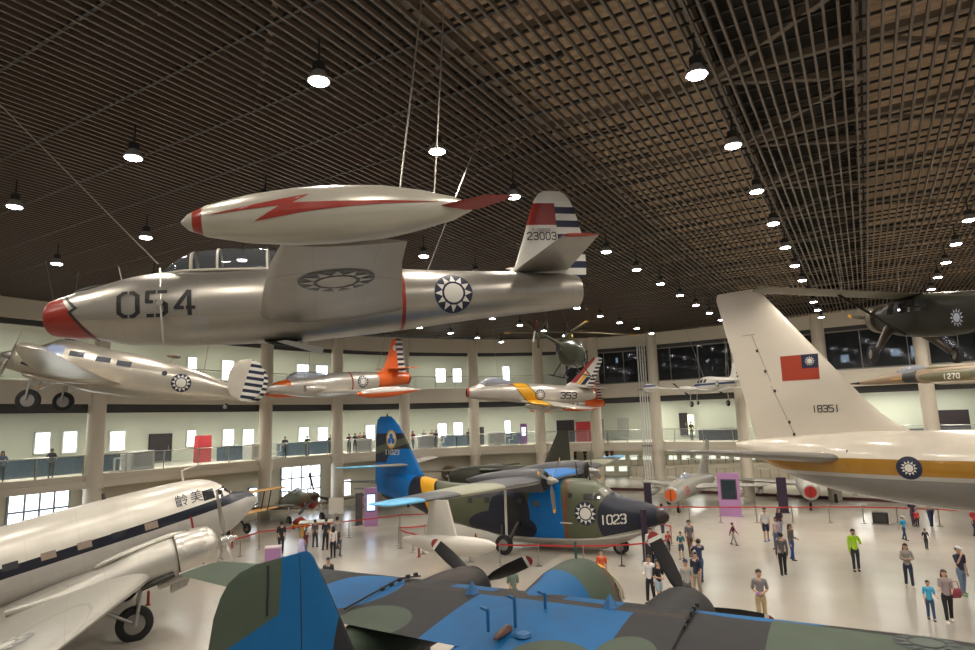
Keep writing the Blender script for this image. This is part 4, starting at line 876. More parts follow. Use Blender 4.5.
# ---------------------------------------------------------------- twin engined transport, white over bare metal
def dakota():
    q = pose('transport_airplane', (-9.345,26.7,3.9), 33.3, 11.45, 0, 'large white and bare-metal twin-engined transport with navy stripe, standing on its tailwheel')
    sk = paint('transport_skin', (.72,.68,.60), [((.47,.45,.42), ('and', ('half', (.012,0,-1), -.36), ('box', None, None, (None,.36)))), ((.007,.009,.022), ('and', ('half', (-.035,0,1), .28), ('half', (.035,0,-1), -.62), ('not', ('box', (-.9,None), None, None)))),
        ((.007,.009,.022), ('and', ('half', (.25,0,1), .03), ('box', (-1.3,-.25), None, (None,.62)))), (RED, ('box', (-3.08,-3.0), None, (-.25,.22)))], rough=.3, metal=.15, panel=1.5, grime=.08)
    st = [(-.42,.02,.05,.06,.06),(-.5,.02,.2,.2,.2),(-.75,.05,.42,.36,.42),(-1.1,.05,.62,.46,.66),(-1.4,.06,.78,.56,.85),(-1.62,.1,.86,.80,.98),(-2.1,.12,.98,1.14,1.1),(-2.8,.12,1.12,1.32,1.22),(-4,.15,1.22,1.36,1.28),(-6,.18,1.25,1.36,1.36),(-9,.18,1.25,1.32,1.36),(-12,.25,1.05,1.15,1.15),(-15,.42,.62,.78,.75),(-18,.6,.2,.35,.3),(-19.2,.7,.04,.1,.1)]
    b = MB().body(st, 36, 4); bv = b.bvh(); b.build('fuselage', sk, q)
    glass = mat('transport_window', (.03,.03,.035), .1, spec=.9); curt = mat('curtain_tan', (.30,.23,.18), .6)
    for s in (1, -1):
        U = (s,0,0); D = (0,s,0)
        def qd(x, z, w, h, m, name, sl=0.): return decal([([(-w/2,-h/2),(w/2-sl,-h/2),(w/2,h/2),(-w/2,h/2)], 0)], (x,0,z), U, (0,0,1), D, bv, .014, .1).build(name, m, q, smooth=False, fix=False)
        for k in range(8): qd(-4.35-k*1.02, .32, .42, .24, curt if k % 3 != 1 else glass, 'window')
        qd(-2.28,.80,.42,.36,glass,'cockpit_window'); qd(-1.88,.72,.24,.30,glass,'cockpit_window')
        # wings: thick centre section, swept outer leading edge
        wg = paint('transport_wing', (.50,.48,.43), [], rough=.36, metal=.45, panel=1.0)
        MB().foil([(-s*.6,-4.7,-.95,4.2,.16),(-s*3.6,-4.8,-.92,4.1,.15),(-s*8.7,-6.7,-.55,2.75,.13),(-s*13.8,-8.5,-.1,1.5,.10)], 'y', 14).build('wing', wg, q)
        MB().foil([(-s*4.0,-8.2,-.86,.75,.1),(-s*12.8,-9.35,-.2,.5,.1)], 'y', 6).build('flap', wg, q)
        w_ = MB().foil([(-s*3.6,-4.8,-.92,4.1,.15),(-s*8.7,-6.7,-.55,2.75,.13),(-s*13.8,-8.5,-.1,1.5,.10)], 'y', 14); wb = w_.bvh()
        roundel(q, (-8.35,-s*8.0,2), .75, wb, (0,-1,0), (1,0,0), (0,0,-1), .012, [mat('worn_grey', (.30,.30,.29), .5), mat('worn_white', (.62,.60,.55), .5)])
        # engine
        y0 = -s*2.85; zc = -.66
        MB().body([(-2.58,zc,.38,.38,.38),(-2.66,zc,.54,.54,.54),(-2.9,zc,.68,.68,.68),(-3.7,zc,.75,.75,.75),(-3.9,zc,.74,.74,.74)], 30, 3, y0=y0).build('engine_cowling', sk_cowl(), q)
        MB().lathe([(0,.05),(.05,.40),(-.02,.50)], (-2.75,y0,zc), 'x', 28).build('engine_face', M_ENG, q)
        MB().body([(-3.9,zc,.60,.60,.60),(-4.05,zc,.68,.66,.68),(-4.8,zc-.02,.68,.62,.72),(-6.0,zc-.05,.62,.42,.62),(-7.4,zc-.1,.42,.22,.35),(-8.6,zc-.1,.08,.1,.1)], 28, 3, y0=y0).build('engine_nacelle', wg, q)
        MB().body([(-3.6,zc+.66,.12,.05,.1),(-3.9,zc+.70,.16,.10,.1),(-5.5,zc+.56,.16,.10,.1),(-6.2,zc+.45,.05,.03,.1)], 14, 3, y0=y0).build('air_scoop', wg, q)
        MB().tube([(-3.2,y0+s*-.2,zc-.66),(-4.6,y0+s*-.2,zc-.74)], .13, 12).build('oil_cooler', wg, q)
        MB().poly([(-3.55,zc-.72),(-4.15,zc-.72),(-4.25,zc-1.12),(-3.75,zc-1.05)], .3, 1, y0).build('gear_door', wg, q, smooth=False)
        MB().tube([(-4.1,y0-s*.6,zc-.45),(-5.1,y0-s*.62,zc-.55)], .09, 10).build('exhaust_pipe', M_ENG, q)
        prop(q, (-2.30,y0,zc), 1.78, 3, RAD(92 if s > 0 else 140), .26, .16, .42, tip=None, blade=mat('blade_steel', (.40,.38,.34), .3, .6), hubm=mat('dome_silver', (.62,.60,.56), .25, .8))
        wheel(q, (-5.42,y0,-2.36), .56, .40)
        for e in (-.27, .27): strut(q, [(-5.42,y0+e,-2.36),(-4.95,y0+e,-1.0)], .055)
        strut(q, [(-6.7,y0+.2,-1.2),(-5.5,y0+.2,-2.25)], .05); strut(q, [(-6.7,y0-.2,-1.2),(-5.5,y0-.2,-2.25)], .05)
        MB().foil([(-s*.1,-16.3,.75,2.4,.1),(-s*4.0,-17.2,.8,1.2,.09)], 'y', 10).build('tailplane', sk, q)
    # windshield
    for y in (.30,-.30): decal([([(-.26,-.2),(.26,-.2),(.26,.2),(-.26,.2)],0)], (-1.62,y,.72), (0,-1,0), (-.45,0,.9), (-.9,0,-.45), bv, .015, .1).build('windscreen', glass, q, smooth=False, fix=False)
    MB().tube([(-2.95,0,1.35),(-2.95,0,1.85),(-2.2,.0,1.95)], [.05,.04,.02], 8).build('aerial_mast', sk, q)
    MB().lathe([(0,.07),(.25,.05)], (-5.6,0,1.5), 'z', 10).build('vent', M_ENG, q)
    MB().foil([(1.0,-15.2,0,3.6,.08),(3.4,-16.8,0,2.0,.07),(4.0,-17.4,0,1.2,.06)], 'z', 10).build('fin', sk, q)
    wheel(q, (-16.9,0,-.42), .22, .14)
    strut(q, [(-16.6,0,.1),(-16.9,.1,-.42)], .05)
    # name painted beside the cockpit
    cu = bpy.data.curves.new('name', 'FONT'); cu.body = '\u9f61\u7f8e'; cu.size = .46; cu.align_x = 'CENTER'; cu.space_character = 1.25
    to = bpy.data.objects.new('name', cu); COL.objects.link(to); bpy.context.view_layer.update()
    me = bpy.data.meshes.new_from_object(to.evaluated_get(bpy.context.evaluated_depsgraph_get())); bpy.data.objects.remove(to)
    bm = bmesh.new(); bm.from_mesh(me)
    for v in bm.verts:
        h = bv.ray_cast(Vector((-2.98+v.co.x, -3, .70+v.co.y)), Vector((0,1,0)), 4)
        v.co = (h[0]+Vector((0,-.016,0))) if h[0] else Vector((-2.98+v.co.x,-1.1,.72+v.co.y))
    bm.to_mesh(me); bm.free(); me.materials.clear(); me.materials.append(NAVY)
    o = bpy.data.objects.new('name_lettering', me); COL.objects.link(o); o.parent = q
def sk_cowl(): return paint('cowl_silver', (.60,.57,.52), [], rough=.28, metal=.65)
dakota()
# ---------------------------------------------------------------- camouflaged flying boat 1023
C_NAVY = (.016,.019,.034); C_GRN = (.095,.105,.062); C_BLU = (.0,.155,.50); C_GRY = (.062,.062,.068); C_LG = (.42,.40,.36); C_OLV = (.28,.28,.19)
def albatross():
    q = pose('amphibious_airplane', (8.44,30.985,0), -29.93, 0, 0, 'camouflaged flying boat numbered 1023 with blue tail and yellow band, standing on the floor', scale=.932)
    sk = paint('boat_skin', C_GRN, [
        (C_NAVY, ('ell', (-1.4,0,1.9), (2.15,9,1.9))),
        (C_BLU, ('ell', (-6.5,0,1.0), (1.08,9,4.2))), (C_NAVY, ('ell', (-8.75,0,1.9), (1.35,9,1.6))), (C_NAVY, ('ell', (-9.3,0,1.2), (2.3,9,.9))),
        (C_GRY, ('ell', (-10.8,0,3.3), (1.6,9,.6))), (C_BLU, ('ell', (-17.5,0,3.2), (2.1,9,2.5))), (C_NAVY, ('ell', (-15.2,0,2.6), (1.2,9,1.5))), (YEL, ('and', ('half', (1,0,.35), -14.2), ('half', (-1,0,-.35), 13.15))),
        (BLK, ('and', ('half', (1,0,.35), -13.15), ('half', (-1,0,-.35), 13.0))),
        (RED, ('box', (-5.30,-5.22), None, (.8,3.8))),
        (C_LG, ('and', ('half', (.0,0,-1), -.72), ('box', (None,-4.6), None, None), ('box', (-12.2,None), None, None))),
        (C_LG, ('and', ('half', (.22,0,-1), -1.72), ('box', (-4.6,None), None, None)))], rough=.38, grime=.1, spec=.4, panel=2.3)
    st = [(-.22,2.0,.10,.14,.14,2),(-.5,2.0,.30,.34,.34,2),(-.95,2.0,.52,.62,.62,2),(-2.0,2.0,.86,.84,1.18,2.2),(-3.0,2.0,1.04,1.10,1.62,2.6),(-3.8,2.0,1.14,1.62,1.80,3),(-5.1,2.0,1.22,1.84,1.86,3),(-7,2.0,1.24,1.74,1.82,3),(-9,2.05,1.22,1.55,1.7,3),(-11,2.1,1.1,1.28,1.35,2.8),(-12.5,2.3,.92,1.08,1.35,2.6),(-14.2,2.7,.72,.80,1.6,2.4),(-16,3.0,.5,.85,1.25,2.2),(-17.8,3.3,.3,.6,.9,2),(-19.0,3.5,.12,.4,.7,2)]
    b = MB().body(st, 36, 4); bv = b.bvh(); b.build('hull', sk, q)
    MB().lathe([(.0,.02),(-.05,.2),(-.25,.36),(-.55,.44)], (-.05,0,2.0), 'x', 24).build('radome', mat('radome_black', (.03,.022,.018), .3), q)
    MB().body([(-1.0,1.35,.3,.1,.15),(-2.5,1.0,.95,.12,.25),(-5,.75,1.25,.12,.3),(-8.6,.62,1.25,.12,.35)], 20, 3).build('chine', mat('belly_grey', C_LG, .5), q)
    glass = mat('boat_glass', (.06,.06,.06), .06, spec=1)
    for s in (1, -1):
        U = (s,0,0); D = (0,s,0)
        def qd(x, z, w, h, m=glass, name='window'): return decal([([(-w/2,-h/2),(w/2,-h/2),(w/2,h/2),(-w/2,h/2)],0)], (x,0,z), U, (0,0,1), D, bv, .015, .1).build(name, m, q, smooth=False, fix=False)
        qd(-4.0,3.0,.5,.34,name='cockpit_window'); qd(-3.55,3.0,.3,.34,name='cockpit_window'); qd(-7.0,2.55,.34,.30); qd(-8.1,2.6,.34,.30); qd(-10.2,2.6,.34,.30); qd(-11.4,2.55,.34,.30)
        decal(disc2d(.14,0,12), (-5.0,0,3.05), U, (0,0,1), D, bv, .015).build('porthole', glass, q, smooth=False, fix=False)
        roundel(q, (-4.15,0,2.15), .60, bv, U, (0,0,1), D, .014)
        lettering(q, '1023', (-3.36 if s > 0 else -1.75,0,1.62 if s > 0 else 1.75), .44, (s,0,.09), (0,0,1), D, bv, WHITE, 'number', .17, .18, .02, True)
        decal([([(-.35,-.025),(.35,-.025),(.35,.025),(-.35,.025)],0)], (-5.25,0,1.62), U, (0,0,1), D, bv, .02).build('marking', WHITE, q, smooth=False, fix=False)
        # wing with camouflage, pale underside
        top = paint('boat_wing', C_GRY, [((.10,.42,.70), ('box', None, (None,-12.2), None)), ((.10,.42,.70), ('box', None, (12.2,None), None)), (C_OLV, ('ell', (-7.5,-8.3,4.2), (9,1.7,2))), (C_OLV, ('ell', (-7.5,8.3,4.2), (9,1.7,2))), (C_BLU, ('box', None, (-1.7,1.7), None)), (C_LG, ('half', (0,0,-1), -3.99))], rough=.42)
        MB().foil([(0,-5.6,4.0,3.3,.15),(-s*3.2,-5.55,4.0,3.2,.15),(-s*8.6,-6.1,4.04,2.5,.13),(-s*13.9,-6.75,4.12,1.35,.11)], 'y', 14).build('wing', top, q)
        y0 = -s*2.95; zc = 3.98
        MB().body([(-5.55,zc,.40,.40,.40),(-5.65,zc,.55,.55,.55),(-6.0,zc,.62,.62,.62),(-7.0,zc,.64,.60,.62),(-8.4,zc-.03,.5,.48,.45),(-9.6,zc-.05,.3,.28,.26),(-10.4,zc-.05,.05,.05,.05)], 28, 3, y0=y0).build('engine_nacelle', paint('boat_nacelle', C_GRY, [], rough=.4), q)
        MB().lathe([(-.03,.1),(.0,.42),(-.05,.48)], (-5.5,y0,zc), 'x', 24).build('engine_face', M_COCK, q)
        prop(q, (-5.25,y0,zc), 1.68, 3, RAD(-80 if s > 0 else 100), .27, .2, .45, tip=M_YELP, blade=mat('blade_dull', (.22,.21,.19), .4, .4))
        # float on its pylon
        MB().poly([(-5.9,4.05),(-6.75,4.05),(-6.95,2.55),(-5.45,2.55)], .12, 1, -s*11.6).build('float_pylon', mat('float_white', (.62,.58,.52), .4), q, smooth=False) if s > 0 else None
        if s > 0: MB().body([(-3.7,2.45,.04,.05,.05),(-4.0,2.42,.2,.2,.25),(-4.9,2.4,.38,.30,.45),(-6.2,2.4,.40,.30,.48),(-7.4,2.42,.26,.2,.3),(-8.1,2.45,.05,.05,.08)], 18, 3, y0=-s*11.6).build('wing_float', mat('float_white', (.62,.58,.52), .4), q)
        # main gear folded against the hull side
        wheel(q, (-8.36,-s*2.55,.52), .52, .30)
        strut(q, [(-8.3,-s*2.2,.55),(-8.1,-s*1.3,1.5)], .11, m=M_ENG); strut(q, [(-8.3,-s*2.35,.6),(-8.0,-s*2.9,3.6)], .07, m=M_WHITE); strut(q, [(-8.7,-s*2.2,.6),(-9.2,-s*1.2,1.3)], .06, m=M_ENG)
        decal(disc2d(.62,0,20), (-8.5,0,2.0), (s,0,0), (0,0,1.35), D, bv, .02).build('gear_well', M_COCK, q, smooth=False, fix=False)
        MB().foil([(-s*.1,-16.6,4.45,2.0,.1),(-s*4.7,-17.6,4.62,1.1,.09)], 'y', 10).build('tailplane', paint('boat_tailplane', (.30,.28,.24), [((.10,.42,.70), ('box', None, (None,-2.6), None))], rough=.4), q)
    for y in (.42,-.42): decal([([(-.36,-.22),(.36,-.22),(.3,.24),(-.3,.24)],0)], (-3.25,y,3.3), (0,-1,0), (-.75,0,.66), (-.66,0,-.75), bv, .015, .1).build('windscreen', mat('windscreen_bright', (.35,.33,.3), .08, spec=1), q, smooth=False, fix=False)
    fp = paint('boat_fin', C_BLU, [(C_NAVY, ('box', None, None, (4.6,6.5))), (C_GRN, ('and', ('half', (-.25,0,1), 9.98), ('half', (.25,0,-1), -10.45))), (C_BLU, ('ell', (-16.9,0,4.4), (1.6,9,1.1)))], rough=.4)
    f = MB().foil([(2.3,-16.9,0,1.0,.1),(2.7,-16.6,0,2.7,.09),(3.6,-15.3,0,4.15,.08),(4.2,-15.7,0,3.75,.08),(6.0,-16.75,0,2.65,.08),(7.0,-17.4,0,1.95,.08),(7.4,-17.8,0,1.45,.07),(7.62,-18.1,0,.9,.06)], 'z', 12, tip=False); fb = f.bvh(); f.build('fin', fp, q)
    MB().lathe([(0,.08),(.22,.02)], (-18.4,0,7.6), 'z', 8).build('beacon', M_ENG, q)
    for s in (1, -1):
        U = (s,0,0); D = (0,s,0)
        e = decal([([(p[0]*.43, p[1]*.6) for p in pl], 0) for pl, _ in disc2d(1,0,24)], (-18.0,0,6.1), U, (0,0,1), D, fb, .012)
        for sc, mi, off in ((.8,1,.02),):
            e2 = decal([([(p[0]*.43*sc, p[1]*.6*sc) for p in pl], 0) for pl, _ in disc2d(1,0,24)], (-18.0,0,6.1), U, (0,0,1), D, fb, off); e.add(e2.v, e2.f, mi)
        for cx, cz in ((0,.2),(-.16,-.1),(.16,-.1)):
            e2 = decal([([(p[0]*.15+cx, p[1]*.2+cz) for p in pl], 0) for pl, _ in disc2d(1,0,12)], (-18.0,0,6.1), U, (0,0,1), D, fb, .028); e.add(e2.v, e2.f, 2)
        e.build('unit_badge', [mat('badge_gold', (.62,.36,.08), .4), mat('badge_pale', (.62,.60,.50), .4), mat('badge_blue', (.02,.12,.45), .4)], q, smooth=False, fix=False)
        lettering(q, '11023', (-18.55 if s > 0 else -17.2,0,5.12), .3, U, (0,0,1), D, fb, WHITE, 'serial_number', .17, .25, .012, True)
    for s in (1,-1): wheel(q, (-2.7,s*.2,.36), .36, .2)
    strut(q, [(-2.7,0,.4),(-2.6,0,1.2)], .08)
    for x in (-4.3,-5.0): MB().tube([(x,.1,3.75),(x-.1,.1,4.75)], [.06,.03], 8).build('aerial', M_ENG, q)
    MB().foil([(2.0,-13.4,0,.5,.1),(.6,-13.6,0,.3,.1)], 'z', 6)
albatross()
# ---------------------------------------------------------------- camouflaged patrol airplane below the balcony
def tracker():
    q = pose('patrol_airplane', (2.998,18.745,0), 61.9, 0, 0, 'blue, green and grey camouflaged patrol airplane with black propellers, directly below the viewer', scale=1.057)
    B = (.004,.10,.27); G = (.06,.082,.058); K = (.020,.019,.021); BR = (.038,.029,.024)
    sk = paint('patrol_hull', G, [(B, ('ell', (-4.1,0,2.7), (1.2,9,1.4))), (BR, ('ell', (-3.6,.75,3.0), (1.2,.5,.9))), (B, ('box', (-7.5,-5.0), None, None)), (RED, ('box', (-1.32,-1.24), None, (1.6,None))), (K, ('ell', (-9,0,2.4), (1.2,5,2)))], rough=.55, grime=.15, spec=.2)
    st = [(-.05,1.45,.1,.1,.1),(-.15,1.45,.42,.5,.5),(-.45,1.5,.72,.95,.8),(-1.0,1.55,.86,1.22,.95),(-1.7,1.55,.92,1.38,1.0),(-2.6,1.55,.94,1.40,1.0),(-4,1.55,.92,1.22,1.0),(-6,1.55,.88,1.10,1.0),(-8,1.7,.66,.85,.9),(-10,1.95,.4,.6,.7),(-11.6,2.15,.18,.4,.4),(-12.3,2.2,.05,.2,.2)]
    b = MB().body(st, 34, 4); bv = b.bvh(); b.build('fuselage', sk, q)
    # cockpit glazing bulges on the sides of the nose
    for s in (1, -1):
        decal([([(-.42,-.30),(.35,-.26),(.42,.12),(-.30,.30)],0)], (-.72,0,1.95), (s,0,0), (0,0,1), (0,s,0), bv, .02, .1).build('side_window', MATS['dark_window'], q, smooth=False, fix=False)
    decal([([(-.5,-.16),(.5,-.16),(.42,.2),(-.42,.2)],0)], (-.3,0,2.05), (0,-1,0), (-.5,0,.85), (-.85,0,-.5), bv, .02, .1).build('windscreen', MATS['dark_window'], q, smooth=False, fix=False)
    R_ = [( -.20-.0, .62*cos(t), 1.9+.55*sin(t)) for t in [pi*k/10 for k in range(11)]]
    MB().tube([(-.52,.78*cos(pi*k/12),1.75+.72*sin(pi*k/12)) for k in range(13)], .03, 6).build('windscreen_frame', mat('frame_cream', (.5,.42,.28), .5), q)
    ar = decal([([(-.05,-.3),(.05,-.3),(.05,.2),(-.05,.2)],0),([(-.14,.1),(.14,.1),(0,.38)],0)], (-1.0,-.42,3.2), (0,-1,0), (1,0,0), (0,0,-1), bv, .02, .08); ar.build('arrow_marking', M_YELP, q, smooth=False, fix=False)
    Z = 2.6
    wp_ = paint('patrol_wing', K, [
        (B, ('box', (-7.6,-4.6), (-2.25,1.05), None)), (B, ('box', (-4.45,-4.0), (-1.9,-.7), None)), (B, ('box', (-4.45,-4.0), (.9,2.0), None)), (BR, ('box', (-4.75,-4.5), (-3.2,3.2), None)), (BR, ('ell', (-4.3,.3,2.7), (.5,.45,2))),
        (G, ('ell', (-7.15,-1.5,2.6), (.75,.75,2))), (G, ('ell', (-6.6,-2.6,2.6), (.75,.5,2))), (B, ('ell', (-5.3,3.9,2.6), (1.2,.95,2))), (G, ('ell', (-6.7,2.4,2.6), (.75,.8,2))), (G, ('box', None, (7.2,None), None)), ((.55,.5,.42), ('box', None, (9.5,None), None)),
        (B, ('ell', (-4.0,-4.3,2.6), (.35,1.2,2))), (G, ('and', ('box', None, (None,-4.6), None), ('half', (-1,.1,0), 3.7)))], rough=.55, grime=.18, panel=1.4, spec=.2)
    for s in (1, -1):
        _w = MB().foil([(0,-3.75,Z-.05,3.4,.115),(s*3.2,-3.75,Z-.05,3.2,.115),(s*7,-3.9,Z+.0,2.2,.12),(s*9.5,-4.3,Z+.04,1.5,.10)], 'y', 14)
        wv = _w.bvh(); _w.build('wing', wp_, q)
        y0 = s*2.7; zc = 2.14
        nac = paint('patrol_nacelle', K, [(BR, ('ell', (-3.2,2.7,2.6), (.9,.5,.6))), (G, ('box', (None,-5.4), None, None))], rough=.5, grime=.15, spec=.2)
        MB().body([(-2.2,zc,.42,.40,.42),(-2.3,zc,.60,.52,.60),(-2.7,zc,.70,.58,.70),(-3.5,zc,.74,.62,.74),(-4.6,zc,.70,.60,.74),(-6.2,zc,.58,.45,.66),(-7.4,zc-.05,.3,.3,.4),(-8.0,zc-.05,.05,.05,.1)], 28, 3, y0=y0).build('engine_nacelle', nac, q)
        MB().lathe([(-.03,.1),(0,.44),(-.05,.5)], (-2.12,y0,zc), 'x', 24).build('engine_face', M_COCK, q)
        prop(q, (-1.92,y0,zc), 1.74, 3, RAD(35 if s > 0 else 64), .34, .18, .42, tip=mat('tip_red', (.30,.03,.03), .4), white=M_WHP)
        wheel(q, (-4.9,y0,.42), .44, .26); strut(q, [(-4.8,y0+.2,.45),(-4.6,y0+.2,1.6)], .07); strut(q, [(-4.8,y0-.2,.45),(-4.6,y0-.2,1.6)], .07)
        MB().tube([(-3.78,s*3.25,Z+.1),(-4.6,s*3.26,Z+.23),(-6.5,s*3.26,Z+.06)], .02, 6).build('wing_fold_seam', M_COCK, q)
        for k in range(5): MB().box((-3.95-k*.32,s*3.27,Z+.17+.03*sin(k)), (.1,.07,.07)).build('fold_hinge', M_COCK, q, smooth=False)
        MB().lathe([(0,.17),(.12,.1),(.26,.01)], (-4.75 if s > 0 else -4.6,s*(1.25 if s > 0 else 1.75),Z+.12), 'z', 12).build('antenna_cone', paint('patrol_blue', B, [], rough=.45), q)
        MB().foil([(s*.1,-10.9,2.55,1.6,.1),(s*4.1,-11.2,2.8,1.0,.09)], 'y', 10).build('tailplane', sk, q)
        if s > 0: pass
        roundel(q, (-4.55,s*6.85,5), .46, wv, (0,-1,0), (1,0,0), (0,0,-1), .008, [mat('dark_disc', (.03,.035,.04), .6), mat('dim_sun', (.06,.075,.062), .6)])
    blue = MATS['patrol_blue']
    for x, y, h in ((-6.3,-.53,.50),(-5.15,-.62,.30),(-6.68,-.18,.36)):
        MB().tube([(x,y,Z+.1),(x,y,Z+.1+h)], .03, 8).build('antenna_post', blue, q); MB().tube([(x,y,Z+.1+h),(x+.05,y+.16,Z+.12+h)], .03, 8).build('antenna_arm', blue, q)
    MB().lathe([(0,.16),(.05,.13),(.06,.02)], (-6.45,-.74,Z+.04), 'z', 12).build('antenna_base', blue, q)
    MB().body([(-6.25,Z+.08,.02,.02,.02),(-6.4,Z+.08,.08,.1,.05),(-6.75,Z+.08,.07,.08,.05),(-6.9,Z+.08,.02,.02,.02)], 10, 2, y0=-.42).build('light_blister', mat('oxide_brown', (.09,.04,.03), .5), q)
    MB().tube([(-1.62,.05,2.9),(-1.62,.05,3.32)], [.035,.03], 8).build('mast', mat('mast_green', (.04,.10,.08), .4), q)
    # fin and rudder
    fg = paint('patrol_fin', B, [(G, ('and', ('half', (-1,0,.1), 11.86), ('half', (-.25,0,1), 7.13))), (K, ('ell', (-9.85,0,3.3), (.72,9,1.0))), (BLK, ('and', ('half', (1,0,.56), -8.16), ('box', (-11.2,None), None, None)))], rough=.5, grime=.15, spec=.25)
    ring = []
    F_ = [(2.2,-9.3,0,3.1,.06),(2.7,-9.62,0,2.75,.06),(3.4,-10.02,0,2.34,.06),(4.1,-10.42,0,1.92,.06),(4.45,-10.62,0,1.66,.06),(4.64,-10.74,0,1.46,.06),(4.76,-10.81,0,1.30,.055),(4.84,-10.88,0,1.08,.05),(4.88,-10.95,0,.8,.045)]
    f = MB().foil(F_, 'z', 14, tip=False); fb = f.bvh(); f.build('fin', fg, q)
    for a, b_ in (((-11.58,4.84),(-11.6,4.3)),((-11.1,4.85),(-11.05,2.6))):
        pts = []
        for k in range(7):
            h = fb.ray_cast(Vector((a[0]+(b_[0]-a[0])*k/6,-3,a[1]+(b_[1]-a[1])*k/6)), Vector((0,1,0)), 6)
            if h[0]: pts.append(h[0])
        if len(pts) > 1: MB().tube(pts, .018 if a[0] < -11.3 else .008, 6).build('rudder_seam', M_COCK, q)
    wheel(q, (-2.0,0,.25), .26, .16); strut(q, [(-2.0,.1,.3),(-1.9,.1,.8)], .05)
tracker()
# ---------------------------------------------------------------- swept jets with intake covers beyond the barrier
def mig(loc, yaw, cover, label, number=None):
    q = empty('jet_fighter', loc, (0,0,RAD(yaw)), label, 'airplane')
    sk = paint('mig_silver', (.46,.44,.40), [], rough=.38, metal=.45, panel=1.2)
    b = MB().body([(0,1.35,.46,.46,.46),(-.1,1.35,.53,.53,.53),(-.6,1.38,.60,.62,.60),(-2,1.45,.68,.74,.68),(-4,1.5,.72,.80,.72),(-6,1.5,.70,.74,.70),(-8.5,1.5,.54,.56,.54),(-10.3,1.5,.38,.40,.38)], 26, 3); bv = b.bvh(); b.build('fuselage', sk, q)
    MB().lathe([(-.01,.38),(.03,.37),(.045,.05)], (0,0,1.35), 'x', 22).build('intake_cover', cover, q)
    MB().tube([(.05,0,1.0),(.05,0,1.7)], .03, 6).build('intake_splitter', mat('cover_dark', (.12,.02,.01), .5), q)
    canopy(q, [(-2.3,2.0,.12,.05),(-2.8,2.02,.32,.40),(-3.6,2.08,.34,.46),(-4.5,2.15,.16,.2)], frames=(-2.8,), m=MATS['canopy_pale'], bow=.04)
    for s in (1, -1):
        MB().foil([(s*.5,-3.4,1.5,3.1,.10),(s*4.5,-7.2,1.37,1.9,.09)], 'y', 10).build('wing', sk, q)
        MB().foil([(s*.1,-9.0,3.0,1.4,.08),(s*1.9,-10.6,3.0,.8,.07)], 'y', 8).build('tailplane', sk, q)
        MB().body([(-3.6,.95,.05,.05,.05),(-4.0,.93,.22,.22,.22),(-5.2,.9,.30,.30,.30),(-6.6,.9,.2,.2,.2),(-7.4,.92,.04,.04,.04)], 16, 3, y0=s*3.1).build('drop_tank', paint('tank_grey', (.55,.54,.50), [], rough=.25, metal=.5), q)
        wheel(q, (-5.4,s*1.9,.33), .33, .2); strut(q, [(-5.4,s*1.9,.33),(-5.3,s*1.8,1.4)], .06)
        if number: lettering(q, number, (-1.1 if s > 0 else -2.4,0,1.2), .55, (-s,0,0), (0,0,1), (0,-s,0), bv, mat('number_red', (.55,.09,.05), .4), 'number', .2, .3)
    MB().foil([(1.9,-6.6,0,3.4,.07),(3.8,-8.9,0,1.9,.07),(4.4,-9.6,0,1.3,.06)], 'z', 8).build('fin', sk, q)
    wheel(q, (-1.5,0,.26), .26, .16); strut(q, [(-1.5,0,.3),(-1.4,0,1.1)], .06)
    MB().poly([(-1.2,.75),(-1.7,.75),(-1.7,.25),(-1.3,.25)], .02, 1, .14).build('gear_door', sk, q, smooth=False)
    return q
g = onz(679, 513); mig(g+Vector((cos(RAD(237)), sin(RAD(237)), 0))*1.5, 237, mat('cover_orange', (.75,.13,.02), .4), 'silver swept-wing jet with orange intake cover and red number, standing behind the barrier', '18')
g = onz(811, 510); mig(g+Vector((cos(RAD(247)), sin(RAD(247)), 0))*1.5, 247, mat('cover_red', (.38,.02,.02), .4), 'silver swept-wing jet with dark red intake cover, standing behind the white airliner tail')
